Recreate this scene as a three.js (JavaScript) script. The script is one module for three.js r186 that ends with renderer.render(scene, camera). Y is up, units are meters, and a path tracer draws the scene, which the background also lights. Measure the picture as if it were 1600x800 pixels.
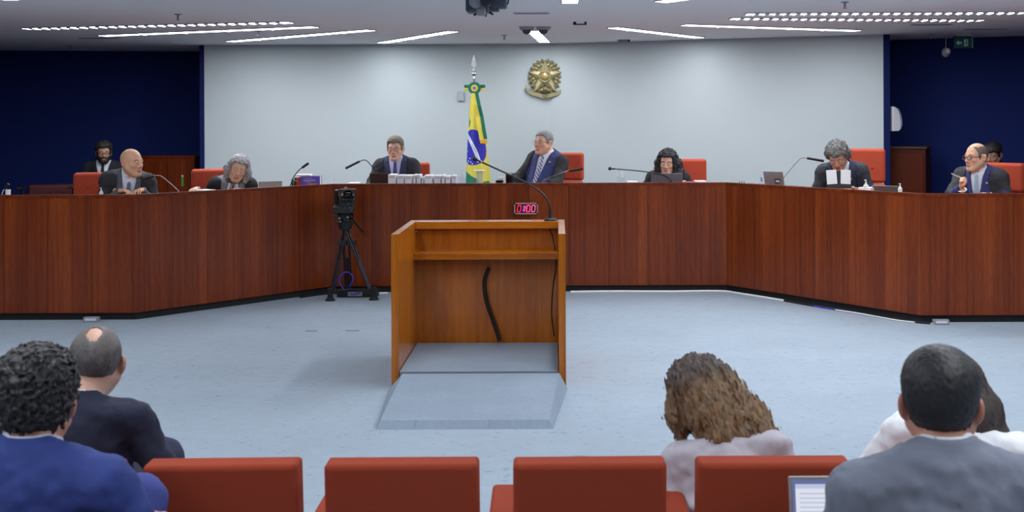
import * as THREE from 'three';
import { RoundedBoxGeometry } from 'three/addons/geometries/RoundedBoxGeometry.js';
import { mergeGeometries } from 'three/addons/utils/BufferGeometryUtils.js';
import { RectAreaLightUniformsLib } from 'three/addons/lights/RectAreaLightUniformsLib.js';
import { createNoise3D } from 'simplex-noise';

// ---------- camera, exposure ----------
RectAreaLightUniformsLib.init();
const scene = new THREE.Scene();
scene.background = new THREE.Color(0x000000);
const FOCAL = 1700, CX = 870, CY = 185, EYE = 1.85, ROLL = -0.004;   // shift lens, level view down the room's axis
const camera = new THREE.PerspectiveCamera(2 * Math.atan(615 / FOCAL) * 180 / Math.PI, 2, 0.1, 60);
camera.position.set(0, EYE, 0);
camera.rotation.set(0, 0, ROLL);
camera.setViewOffset(1740, 1230, 0, 615 - CY, 1600, 800);
camera.updateProjectionMatrix();
camera.focus = 11.6; camera.userData.fStop = 5.6;
scene.add(camera);
const renderer = new THREE.WebGLRenderer();
renderer.toneMapping = THREE.LinearToneMapping;
renderer.toneMappingExposure = 1.17;
renderer.shadowMap.enabled = true;
const CEIL = 2.88, DAIS = 0.33, RIM = 1.16, DESK = 1.10;
const LIGHT_POWER = 17, LIGHT_COLOR = 0xf5f8ff;

// ---------- helpers ----------
let seed = 7;
const rnd = () => { seed = (seed * 1664525 + 1013904223) >>> 0; return seed / 4294967296; };
const noise = createNoise3D(rnd);
const V = (x, y, z) => new THREE.Vector3(x, y, z);
const cr = Math.cos(ROLL), sr = Math.sin(ROLL);
// a point at a given distance down the room that was measured on a picture with these lens constants
function at(px, py, d) {
  const u = (px - CX) * d / FOCAL, v = (CY - py) * d / FOCAL;
  return V(u * cr - v * sr, EYE + u * sr + v * cr, -d);
}
const used = {};
function numbered(n) { if (!(n in used)) { used[n] = 0; return n; } used[n]++; return n + '_' + String(used[n]).padStart(3, '0'); }
function tag(o, label, category, group) { o.userData.label = label; o.userData.category = category; if (group) o.userData.group = group; return o; }
function base(name, p = [0, 0, 0], turn = 0) {
  const g = new THREE.Group(); g.name = numbered(name);
  if (p.isVector3) g.position.copy(p); else g.position.set(...p);
  g.rotation.y = turn; scene.add(g); return g;
}
function part(name, geo, mat, parent) {
  const m = new THREE.Mesh(Array.isArray(geo) ? join(geo) : geo, mat);
  m.name = parent === scene ? numbered(name) : name; m.castShadow = m.receiveShadow = true; parent.add(m); return m;
}
function solo(name, geo, mat, label, category, group) { return tag(part(name, geo, mat, scene), label, category, group); }
function struct(name, geo, mat) { const m = part(name, geo, mat, scene); m.userData.kind = 'structure'; return m; }
function join(list) {
  const l = list.map(g => { let h = g.index ? g.toNonIndexed() : g.clone();
    for (const k of Object.keys(h.attributes)) if (!['position', 'normal', 'uv'].includes(k)) h.deleteAttribute(k);
    if (!h.attributes.uv) h.setAttribute('uv', new THREE.BufferAttribute(new Float32Array(h.attributes.position.count * 2), 2));
    return h; });
  return mergeGeometries(l);
}
function box(w, h, d, x = 0, y = 0, z = 0, r = 0) {
  const g = r ? new RoundedBoxGeometry(w, h, d, 3, Math.min(r, w / 2.01, h / 2.01, d / 2.01)) : new THREE.BoxGeometry(w, h, d);
  g.translate(x, y, z); return g;
}
function cyl(r0, r1, h, x = 0, y = 0, z = 0, n = 20) { const g = new THREE.CylinderGeometry(r1, r0, h, n); g.translate(x, y + h / 2, z); return g; }
function sph(r, x = 0, y = 0, z = 0, sx = 1, sy = 1, sz = 1) { const g = new THREE.SphereGeometry(r, 18, 12); g.scale(sx, sy, sz); g.translate(x, y, z); return g; }
function bar(a, b, ra, rb = ra, n = 12) {
  const d = b.clone().sub(a), g = new THREE.CylinderGeometry(rb, ra, d.length(), n);
  g.translate(0, d.length() / 2, 0);
  g.applyQuaternion(new THREE.Quaternion().setFromUnitVectors(V(0, 1, 0), d.normalize())); g.translate(a.x, a.y, a.z); return g;
}
function tube(pts, r, n = 48, closed = false) { return new THREE.TubeGeometry(new THREE.CatmullRomCurve3(pts, closed, 'catmullrom', 0.5), n, r, 8, closed); }
function lathe(pts, n = 28) { return new THREE.LatheGeometry(pts.map(p => new THREE.Vector2(p[0], p[1])), n); }
// upright prism over a plan polygon [[x, z], ...]; uv in metres
function prism(pts, y0, y1) {
  const pos = [], uv = [], idx = [], n = pts.length;
  const area = pts.reduce((s, p, i) => { const q = pts[(i + 1) % n]; return s + p[0] * q[1] - q[0] * p[1]; }, 0);
  const P = area > 0 ? pts.slice().reverse() : pts;
  let run = 0;
  for (let i = 0; i < n; i++) {
    const a = P[i], b = P[(i + 1) % n], L = Math.hypot(b[0] - a[0], b[1] - a[1]), k = pos.length / 3;
    pos.push(a[0], y0, a[1], b[0], y0, b[1], b[0], y1, b[1], a[0], y1, a[1]);
    const s = Math.abs(b[0] - a[0]) > Math.abs(b[1] - a[1]) ? a[0] : a[1];
    uv.push(s, y0, s + L, y0, s + L, y1, s, y1);
    idx.push(k, k + 1, k + 2, k, k + 2, k + 3); run += L;
  }
  const tri = THREE.ShapeUtils.triangulateShape(P.map(p => new THREE.Vector2(p[0], -p[1])), []);
  for (const [y, up] of [[y1, 1], [y0, 0]]) {
    const k = pos.length / 3;
    for (const p of P) { pos.push(p[0], y, p[1]); uv.push(p[0], p[1]); }
    for (const t of tri) {
      const [a, b, c] = t, cz = (P[b][0] - P[a][0]) * (P[c][1] - P[a][1]) - (P[b][1] - P[a][1]) * (P[c][0] - P[a][0]);
      const ccwUp = cz < 0;
      idx.push(...((ccwUp === !!up) ? [k + a, k + b, k + c] : [k + a, k + c, k + b]));
    }
  }
  const g = new THREE.BufferGeometry();
  g.setAttribute('position', new THREE.Float32BufferAttribute(pos, 3));
  g.setAttribute('uv', new THREE.Float32BufferAttribute(uv, 2));
  g.setIndex(idx); const h = g.toNonIndexed(); h.computeVertexNormals(); return h;
}
// textures
function dataTex(n, m, fn, srgb = true) {
  const a = new Uint8Array(n * m * 4);
  for (let j = 0; j < m; j++) for (let i = 0; i < n; i++) { const c = fn(i / n, j / m), k = (j * n + i) * 4; a[k] = c[0]; a[k + 1] = c[1]; a[k + 2] = c[2]; a[k + 3] = 255; }
  const t = new THREE.DataTexture(a, n, m); t.wrapS = t.wrapT = THREE.MirroredRepeatWrapping; t.magFilter = THREE.LinearFilter;
  t.minFilter = THREE.LinearMipmapLinearFilter; t.generateMipmaps = true;
  if (srgb) t.colorSpace = THREE.SRGBColorSpace; t.needsUpdate = true; return t;
}
function canvasTex(w, h, draw) {
  const c = document.createElement('canvas'); c.width = w; c.height = h; draw(c.getContext('2d'), w, h);
  const t = new THREE.CanvasTexture(c); t.colorSpace = THREE.SRGBColorSpace; return t;
}
const wrapN = (u, v, fu, fv, s) => noise(u * fu + s, v * fv + s * 1.7, s * 3.1);   // textures repeat mirrored, so no seam
function woodTex(c0, c1, c2, s, fine = 1) {
  return dataTex(1024, 512, (u, v) => {
    const warp = wrapN(u, v, 2, 0.7, s) * 0.02;
    const band = wrapN(u + warp, v, 7, 0.5, s + 9) * 0.5 + 0.5;
    const streak = wrapN(u + warp * 0.5, v, 34, 1.2, s + 31) * 0.5 + 0.5;
    const pore = wrapN(u, v, 190 * fine, 14, s + 57) * 0.5 + 0.5;
    let t = 0.36 * band + 0.36 * streak + 0.28 * pore; t = Math.min(1, Math.max(0, (t - 0.22) * 1.35));
    const k = t < 0.5 ? t * 2 : t * 2 - 1, A = t < 0.5 ? c0 : c1, B = t < 0.5 ? c1 : c2;
    return [0, 1, 2].map(i => A[i] + (B[i] - A[i]) * k);
  });
}
const hexv = h => [(h >> 16) & 255, (h >> 8) & 255, h & 255];
const std = (color, roughness = 0.7, o = {}) => new THREE.MeshStandardMaterial({ color, roughness, ...o });
const phy = (color, roughness = 0.5, o = {}) => new THREE.MeshPhysicalMaterial({ color, roughness, ...o });

// ---------- materials ----------
const weave = dataTex(256, 256, (u, v) => { const n = 128 + 60 * Math.sin(u * 402) * Math.sin(v * 402) + 50 * wrapN(u, v, 70, 70, 3); return [n, n, n]; }, false);
const speck = dataTex(512, 512, (u, v) => { const n = 128 + 70 * wrapN(u, v, 120, 120, 5) + 45 * wrapN(u, v, 40, 40, 8); return [n, n, n]; }, false);
const carpetTex = dataTex(1024, 1024, (u, v) => {
  const f = wrapN(u, v, 330, 330, 2), m = wrapN(u, v, 22, 30, 4), c = wrapN(u, v, 4, 5, 6);
  const blot = Math.max(0, wrapN(u, v, 34, 52, 12) - 0.7) * 60;
  const k = 1 + 0.03 * f + 0.012 * m + 0.015 * c;
  return [156 * k - blot, 170 * k - blot, 182 * k - blot * 0.9].map(x => Math.min(255, Math.max(0, x)));
});
carpetTex.repeat.set(0.25, 0.25);
const carpetBump = speck.clone(); carpetBump.repeat.set(3, 3); carpetBump.needsUpdate = true;
const M = {
  carpet: std(0xffffff, 0.95, { map: carpetTex, bumpMap: carpetBump, bumpScale: 0.003 }),
  ceiling: std(0xf8f9fb, 0.9), white: std(0xbfc9cb, 0.82), blue: phy(0x1a2a68, 0.75, { specularIntensity: 0.3 }), blueEdge: phy(0x121f55, 0.6, { specularIntensity: 0.3 }),
  navyCarpet: std(0x39424f, 0.95),
  black: std(0x121316, 0.5), blackGloss: std(0x0d0e11, 0.28), blackRubber: std(0x151517, 0.85), chrome: std(0xc8ccd0, 0.22, { metalness: 1 }),
  steel: std(0x8d9196, 0.35, { metalness: 1 }), darkMetal: std(0x33363b, 0.4, { metalness: 0.8 }),
  offwhite: std(0xe6e6e4, 0.5), paper: std(0xf0efee, 0.8), plastic: std(0xd4d7dc, 0.4), greyPlastic: std(0x8b8f96, 0.45),
};
const wA = [woodTex(hexv(0x5c220a), hexv(0x75310f), hexv(0x8c4217), 2), woodTex(hexv(0x60250b), hexv(0x7a3511), hexv(0x904619), 14), woodTex(hexv(0x582009), hexv(0x712e0d), hexv(0x883f15), 23)];
const wC = woodTex(hexv(0x9c560f), hexv(0xb66815), hexv(0xc67a1f), 41);
for (const t of [...wA, wC]) t.repeat.set(0.55, 0.4);
const woodMat = t => phy(0xffffff, 0.42, { map: t, specularIntensity: 0.25, clearcoat: 0.45, clearcoatRoughness: 0.18 });
M.woodRed = wA.map(woodMat);
M.woodPod = phy(0xffffff, 0.4, { map: wC, specularIntensity: 0.15, clearcoat: 0.8, clearcoatRoughness: 0.1 });
M.woodDark = woodMat(wA[2]);

// ---------- room ----------
const floorShape = box(22, 0.2, 26, 0, -0.1, -7);
{ const p = floorShape.attributes.position, u = floorShape.attributes.uv; for (let i = 0; i < p.count; i++) u.setXY(i, p.getX(i), p.getZ(i)); }
struct('floor', floorShape, M.carpet);
struct('ceiling', box(22, 0.2, 26, 0, CEIL + 0.1, -7), M.ceiling);
const wl = at(319, 70, 15.0), wm = [-0.1, -15.0], wr = at(1380, 53, 13.55);
struct('wall_back', prism([[wl.x, wl.z], wm, [wr.x, wr.z], [wr.x + 0.02, wr.z - 0.14], [wm[0], wm[1] - 0.14], [wl.x, wl.z - 0.14]], 0, CEIL), M.white);
struct('trim_1', prism([[wl.x - 0.065, wl.z], [wl.x, wl.z], [wl.x, wl.z - 0.14], [wl.x - 0.065, wl.z - 0.14]], 0, CEIL), M.blueEdge);
struct('trim_2', prism([[wr.x, wr.z], [wr.x + 0.08, wr.z + 0.004], [wr.x + 0.1, wr.z - 0.14], [wr.x + 0.02, wr.z - 0.14]], 0, CEIL), M.blueEdge);
const bl0 = at(-60, 77, 15.9), bl1 = at(330, 80, 16.45), br0 = at(1370, 64, 14.75), br1 = at(1700, 52, 13.6);
struct('wall_left', prism([[-10.9, -15.75], [bl0.x, bl0.z], [bl1.x + 0.6, bl1.z - 0.06], [bl1.x + 0.6, bl1.z - 0.2], [-10.9, -16.1]], 0, CEIL), M.blue);
struct('wall_right', prism([[br0.x - 0.5, br0.z - 0.05], [br1.x, br1.z], [10.9, -12.3], [10.9, -12.6], [br0.x - 0.5, br0.z - 0.2]], 0, CEIL), M.blue);
struct('wall_side_left', box(0.2, CEIL, 26, -10.95, CEIL / 2, -7), M.blue);
struct('wall_side_right', box(0.2, CEIL, 26, 10.95, CEIL / 2, -7), M.blue);
struct('wall_behind_camera', box(22, CEIL, 0.2, 0, CEIL / 2, 5.9), M.blue);
struct('wall_rear', box(22, CEIL, 0.2, 0, CEIL / 2, -19.9), M.blue);

// ---------- ceiling lights: slim recessed fittings set like spokes ----------
const lampGlow = new THREE.MeshStandardMaterial({ color: 0xffffff, emissive: 0xf6f9ff, emissiveIntensity: 9, roughness: 0.6 });
const lampHousing = std(0xb9bdc4, 0.5), louvre = std(0xdadde2, 0.35);
function spoke(near, far, label, { power = 1, bars = 4, bar = 0.006 } = {}) {
  const d = V(far.x - near.x, 0, far.z - near.z), L = d.length(), w = 0.15;
  const g = base('ceiling_light', [(near.x + far.x) / 2, CEIL, (near.z + far.z) / 2], Math.atan2(d.x, d.z));
  tag(g, label, 'ceiling light', 'linear ceiling lights set like spokes');
  part('housing', [box(0.012, 0.012, L, -w / 2, -0.005, 0), box(0.012, 0.012, L, w / 2, -0.005, 0), box(w, 0.012, 0.012, 0, -0.005, L / 2), box(w, 0.012, 0.012, 0, -0.005, -L / 2)], lampHousing, g);
  part('diffuser', box(w - 0.02, 0.012, L - 0.012, 0, -0.006, 0), lampGlow, g);
  for (let i = 1; i <= bars; i++) part('louvre_bar', box(w + 0.004, 0.02, bar, 0, -0.0102, -L / 2 + L * i / (bars + 1)), louvre, g);
  const r = new THREE.RectAreaLight(LIGHT_COLOR, LIGHT_POWER * power, w - 0.02, L - 0.02); r.name = 'lamp';
  r.position.set(0, -0.026, 0); r.rotation.x = -Math.PI / 2; g.add(r);
  return g;
}
const ceilAt = (px, py) => { const v = (CY - py) * cr + (px - CX) * sr; const d = (CEIL - EYE) * FOCAL / v; return at(px, py, d); };
const spokes = [
  [[708, 48], [597, 66], 'short bright ceiling light left of the flagpole tip'],
  [[580, 46], [360, 64], 'long slanting ceiling light nearest the top left of the white wall'],
  [[493, 41], [160, 55], 'long ceiling light reaching over the left blue wall'],
  [[455, 34], [40, 44], 'dotted ceiling light furthest left, nearly level', { bars: 26, bar: 0.045 }],
  [[832, 47], [851, 65], 'short bright ceiling light just above the wall emblem'],
  [[957, 42], [1093, 58], 'slanting ceiling light right of the wall emblem'],
  [[1068, 38], [1340, 47], 'ceiling light over the right half of the white wall'],
  [[1142, 28], [1533, 31], 'ceiling light running toward the exit sign', { bars: 26, bar: 0.045 }],
  [[1165, 21], [1600, 19], 'upper of the two level ceiling lights at top right', { bars: 26, bar: 0.045 }],
];
for (const [a, b, l, o] of spokes) spoke(ceilAt(...a), ceilAt(...b), l, o);
const ringC = [0.0, -10.9];
for (const [deg, l] of [[145, 'ceiling light tip at the top edge left of the hanging camera cluster'], [180, 'ceiling light end at the top edge above the emblem']]) {
  const a = deg * Math.PI / 180, r0 = deg === 180 ? 1.25 : 1.6, s = Math.sin(a), c = -Math.cos(a), off = deg === 180 ? 0.12 : 0;
  spoke(V(ringC[0] + off + s * r0, 0, ringC[1] + c * r0), V(ringC[0] + off + s * (r0 + 2.7), 0, ringC[1] + c * (r0 + 2.7)), l, { power: 1.05 });
}
for (const [x, z, l] of [[2.2, -8.0, 'right of the room axis'], [4.6, -8.3, 'toward the right wall'], [7.2, -8.4, 'furthest right'], [-4.6, -8.3, 'toward the left wall'], [-7.2, -8.4, 'furthest left']])
  spoke(V(x, 0, z - 0.9), V(x * 1.06, 0, z + 1.3), 'unseen ceiling light beyond the top edge, ' + l, { power: 1.05 });  // unseen lamps, set beyond the view for their light
for (const [z, row] of [[-5.2, 'front'], [-2.2, 'middle'], [0.8, 'rear']]) for (const [x, side] of [[-5.2, 'far left'], [-1.75, 'left of the aisle'], [1.75, 'right of the aisle'], [5.2, 'far right']])
  spoke(V(x, 0, z - 1.2), V(x, 0, z + 1.2), 'added unseen ceiling light over the ' + row + ' audience rows, ' + side, { power: row === 'rear' ? 0.6 : 1.45 });  // unseen lamps added to brighten the foreground and the lower wall

// ---------- bench of the judges ----------
const fl = [[-10.8, -10.06], [-3.9, -10.06], [-2.395, -11.6], [1.8, -11.6], [3.26, -9.77], [10.8, -9.77]];   // front line in plan
function offset(line, o) {     // shift a polyline away from the audience
  return line.map((p, i) => {
    const n = [];
    for (const j of [i - 1, i]) if (j >= 0 && j < line.length - 1) { const a = line[j], b = line[j + 1], L = Math.hypot(b[0] - a[0], b[1] - a[1]); n.push([(b[1] - a[1]) / L, -(b[0] - a[0]) / L]); }
    if (n.length === 1) return [p[0] + n[0][0] * o, p[1] + n[0][1] * o];
    const m = [n[0][0] + n[1][0], n[0][1] + n[1][1]], L2 = m[0] * n[0][0] + m[1] * n[0][1];
    return [p[0] + m[0] * o / L2, p[1] + m[1] * o / L2];
  });
}
const ringOf = (o0, o1) => [...offset(fl, o0), ...offset(fl, o1).reverse()];
const bench = base('judges_bench', [0, 0, 0]);
tag(bench, 'long angled dark wood bench of the judges running across the room', 'bench');
part('plinth', prism(ringOf(0.035, 0.1), 0, 0.075), M.blackRubber, bench);
part('carcass', prism(ringOf(0.022, 0.06), 0.06, RIM - 0.03), M.woodDark, bench);
part('rim', prism(ringOf(-0.004, 0.065), RIM - 0.028, RIM), M.woodRed[2], bench);
part('desktop', prism(ringOf(0.066, 0.86), DESK - 0.035, DESK), M.woodRed[1], bench);
{ const f0 = fl, f1 = offset(fl, 0.022), counts = [17, 6, 10, 6, 18];
  for (let s = 0; s < 5; s++) {
    const a = f0[s], b = f0[s + 1], c = f1[s], d = f1[s + 1], n = counts[s], L = Math.hypot(b[0] - a[0], b[1] - a[1]), gap = 0.0012 / L;
    const set = M.woodRed;
    for (let i = 0; i < n; i++) {
      const t0 = i / n + (i ? gap : 0), t1 = (i + 1) / n - (i < n - 1 ? gap : 0), mix = (p, q, t) => [p[0] + (q[0] - p[0]) * t, p[1] + (q[1] - p[1]) * t];
      const g = prism([mix(a, b, t0), mix(a, b, t1), mix(c, d, t1), mix(c, d, t0)], 0.07, RIM - 0.028);
      part('veneer_panel', g, set[(i * 7 + s * 3 + (i >> 1)) % 3], bench);
    }
  } }
struct('floor_dais', prism([...offset(fl, 0.11), [10.8, -19.7], [-10.8, -19.7]], 0.001, DAIS), M.navyCarpet);

// ---------- speaker's lectern with carpeted platform ----------
const carpetPiece = carpetTex.clone(); carpetPiece.repeat.set(0.6, 0.6); carpetPiece.needsUpdate = true;
M.carpetStep = std(0xe9ebef, 0.95, { map: carpetPiece, bumpMap: carpetBump, bumpScale: 0.003 });
{
  const x0 = -1.147, x1 = 0.057, zf = -7.5, zb = -8.54, H = 1.056;
  const o = base('lectern', [(x0 + x1) / 2, 0, (zf + zb) / 2]); tag(o, 'open-backed orange-brown wooden lectern standing in the middle of the floor', 'lectern');
  const cx = (x0 + x1) / 2, cz = (zf + zb) / 2, D = zf - zb, w = x1 - x0;
  const side = () => { const g = box(0.05, H, D, 0, H / 2, 0, 0.003); const p = g.attributes.position, u = g.attributes.uv; for (let i = 0; i < p.count; i++) u.setXY(i, p.getZ(i) + p.getX(i), p.getY(i)); return g; };
  const metric = g => { const p = g.attributes.position, u = g.attributes.uv; for (let i = 0; i < p.count; i++) u.setXY(i, p.getX(i) + p.getZ(i), p.getY(i)); return g; };
  const across = g => { const p = g.attributes.position, u = g.attributes.uv; for (let i = 0; i < p.count; i++) u.setXY(i, p.getY(i) + p.getZ(i), p.getX(i)); return g; };
  for (const s of [-1, 1]) part('side_panel', side().translate(s * (w / 2 - 0.025), 0, 0), M.woodPod, o);
  part('front_panel', metric(box(w - 0.1, H - 0.05, 0.03, 0, (H - 0.05) / 2, -D / 2 + 0.045)), M.woodPod, o);
  part('top_rail', across(box(w - 0.1, 0.055, 0.15, 0, H - 0.0275, -D / 2 + 0.075, 0.003)), M.woodPod, o);
  const sh = part('shelf', across(box(w - 0.1, 0.052, 0.2, 0, 0.803, -D / 2 + 0.155, 0.003)), M.woodPod, o);
  for (const [yy] of [[0.66], [0.36], [0.98]]) part('shelf_pin', cyl(0.006, 0.006, 0.012, 0, 0, 0, 8).rotateZ(-Math.PI / 2).translate(-w / 2 + 0.05, yy, -D / 2 + 0.1), M.chrome, o);
  // platform inside
  const pl = solo('platform', box(w - 0.106, 0.108, D - 0.085, cx, 0.054, cz + 0.033, 0.006), M.carpetStep, 'grey-blue carpeted platform inside the open lectern', 'platform');
  // ramp
  const B = [[-1.16, 0.0, -7.44], [0.066, 0, -7.44], [-0.028, 0, -6.48], [-1.085, 0, -6.48]], T = [[-1.062, 0.108, -7.44], [0.012, 0.108, -7.44], [-0.055, 0.045, -6.52], [-1.065, 0.045, -6.52]];
  const q = [], uvs = []; const quad = (a, b, c, d) => { q.push(...a, ...b, ...c, ...a, ...c, ...d); for (const p of [a, b, c, a, c, d]) uvs.push(p[0], p[2] + p[1]); };
  quad(T[3], T[2], T[1], T[0]); quad(B[3], B[2], T[2], T[3]); quad(B[2], B[1], T[1], T[2]); quad(B[0], B[3], T[3], T[0]); quad(B[1], B[0], T[0], T[1]); quad(B[0], B[1], B[2], B[3]);
  const g = new THREE.BufferGeometry(); g.setAttribute('position', new THREE.Float32BufferAttribute(q, 3)); g.setAttribute('uv', new THREE.Float32BufferAttribute(uvs, 2)); g.computeVertexNormals();
  solo('ramp', g, M.carpetStep, 'carpeted sloping step leading up to the lectern', 'ramp');
  solo('thick_cable', tube([at(764, 418, 8.43), at(757, 440, 8.42), at(760, 470, 8.42), at(770, 500, 8.42), at(781, 533, 8.40)], 0.016, 40), M.blackRubber, 'thick black cable hanging down inside the lectern', 'cable');
  solo('thin_cable', tube([at(858, 356, 8.43), at(864, 372, 8.42), at(869, 410, 8.41), at(864, 450, 8.41), at(862, 490, 8.41), at(866, 525, 8.39)], 0.005, 40), M.blackRubber, 'thin black cable down the right inside of the lectern', 'cable');
}
// ---------- gooseneck microphones ----------
function gooseneck(foot, pts, tipFrom, tipTo, r, label, opt = {}) {
  const g = base('gooseneck_microphone', foot); tag(g, label, 'microphone', 'gooseneck microphones');
  const L = p => p.clone().sub(foot);
  part('base', lathe([[0, 0], [0.05, 0], [0.05, 0.012], [0.02, 0.022], [0.0, 0.024]]), M.black, g);
  if (opt.socket) part('socket', cyl(0.014, 0.012, opt.socket, 0, 0.015, 0), M.black, g);
  const n = part('neck', tube([V(0, 0.02, 0), ...pts.map(L), L(tipFrom)], r, 60), opt.mat || M.darkMetal, g);
  part('capsule', opt.ball ? [bar(L(tipFrom), L(tipTo), 0.008), sph(0.02).translate(...L(tipTo).toArray())] : bar(L(tipFrom), L(tipTo), 0.013, 0.014), M.black, g);
  const c = L(tipFrom); part('ring', sph(opt.red ? 0.012 : 0.009, c.x, c.y, c.z), opt.red || M.steel, g);
  return g;
}
const red = std(0xd03a3a, 0.4);
const onDesk = (px, d) => { const p = at(px, 290, d); p.y = DESK; return p; };
const deskAt = (x, d) => V(x, DESK, -d);
gooseneck(onDesk(284, 10.62), [at(272, 292, 10.62), at(254, 277, 10.62), at(247, 274.5, 10.62)], at(241, 275, 10.62), at(223, 280, 10.62), 0.005, 'microphone with a red ring bent toward the bald man', { mat: M.steel, red });
gooseneck(onDesk(452, 11.42), [at(458, 278, 11.42), at(467, 266, 11.42)], at(472, 262, 11.42), at(482, 255, 11.42), 0.005, 'short microphone rising left of the purple books');
gooseneck(onDesk(604, 11.95), [at(597, 281, 11.95), at(577, 255, 11.95), at(569, 250, 11.95)], at(562, 252, 11.95), at(540, 263, 11.95), 0.005, 'microphone arched to the left in front of the spectacled man behind white boxes');
gooseneck(onDesk(844, 11.9), [at(852, 281, 11.9), at(868, 274, 11.9), at(880, 269.5, 11.9)], at(889, 267, 11.9), at(911, 263.5, 11.9), 0.005, 'microphone with a red ring pointing right in front of the reclining man', { mat: M.steel, red });
gooseneck(onDesk(1051, 11.85), [at(1046, 279, 11.85), at(1036, 273, 11.85), at(1010, 268.5, 11.85), at(975, 265, 11.85)], at(962, 264, 11.85), at(953, 263.5, 11.85), 0.006, 'long low microphone curving over the grey laptop of the dark-haired woman', { ball: true });
gooseneck(onDesk(1217, 11.3), [at(1222, 281, 11.3), at(1247, 251, 11.3), at(1254, 246.5, 11.3)], at(1261, 247, 11.3), at(1287, 251.5, 11.3), 0.005, 'microphone angled toward the grey-haired man reading papers', { mat: M.steel });
gooseneck(onDesk(2, 10.5), [at(5, 298, 10.5)], at(8, 295, 10.5), at(13.5, 287.5, 10.5), 0.004, 'thin pale microphone at the far left edge', { mat: M.plastic });
{ const p = at(860, 343, 8.47); p.y = 1.056;
  gooseneck(p, [at(860, 331, 8.47), at(858, 319, 8.47), at(848, 303, 8.47), at(825, 287, 8.47), at(795, 272.5, 8.47)], at(752, 253, 8.47), at(742, 248.5, 8.47), 0.007, 'long black microphone rising from the top of the lectern', { ball: true, socket: 0.07 }); }
// ---------- timer ----------
{
  const c = at(822, 325.5, 11.575), o = base('timer', [c.x, c.y - 0.062, -11.596]); tag(o, 'small digital timer with red digits in a wooden frame', 'timer');
  const W = 0.255, H = 0.122;
  const fm = std(0x9c7a6c, 0.5);
  part('frame', [box(W, 0.014, 0.05, 0, H - 0.007, 0.027), box(W, 0.014, 0.05, 0, 0.007, 0.027), box(0.014, H, 0.05, -W / 2 + 0.007, H / 2, 0.027), box(0.014, H, 0.05, W / 2 - 0.007, H / 2, 0.027)], fm, o);
  part('display', box(W - 0.02, H - 0.02, 0.03, 0, H / 2, 0.02), std(0x2a0510, 0.25), o);
  const glow = (c) => new THREE.MeshStandardMaterial({ color: 0x200508, emissive: c, emissiveIntensity: 1.6 });
  const G = [glow(0xff2450), glow(0x5a50ff), glow(0xff4d90), glow(0xff5f98)];
  const seg = { a: [0, 1], b: [1, 0.5], c: [1, -0.5], d: [0, -1], e: [-1, -0.5], f: [-1, 0.5] };
  const digit = (ch, x, m) => { const l = []; const w = 0.017, h = 0.033;
    for (const s of ({ 0: 'abcdef', 1: 'bc' })[ch]) { const [sx, sy] = seg[s]; l.push(sx === 0 ? box(w * 1.7, 0.007, 0.004, sx * w, sy * h, 0) : box(0.0075, h * 0.9, 0.004, sx * w, sy * h, 0)); }
    const g = join(l); const p = g.attributes.position; for (let i = 0; i < p.count; i++) p.setX(i, p.getX(i) + p.getY(i) * 0.12); g.translate(x, H / 2, 0.037); part('digit', g, m, o); };
  digit(0, -0.074, G[0]); digit(1, -0.046, G[1]); digit(0, 0.024, G[2]); digit(0, 0.078, G[3]);
  part('colon', [box(0.009, 0.026, 0.004, -0.0105, H / 2 + 0.016, 0.037), box(0.009, 0.026, 0.004, -0.0175, H / 2 - 0.018, 0.037)], G[2], o);
  const pl = new THREE.PointLight(0xff4070, 0.012); pl.position.set(0, H / 2, 0.06); pl.name = 'glow'; o.add(pl);
}
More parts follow.
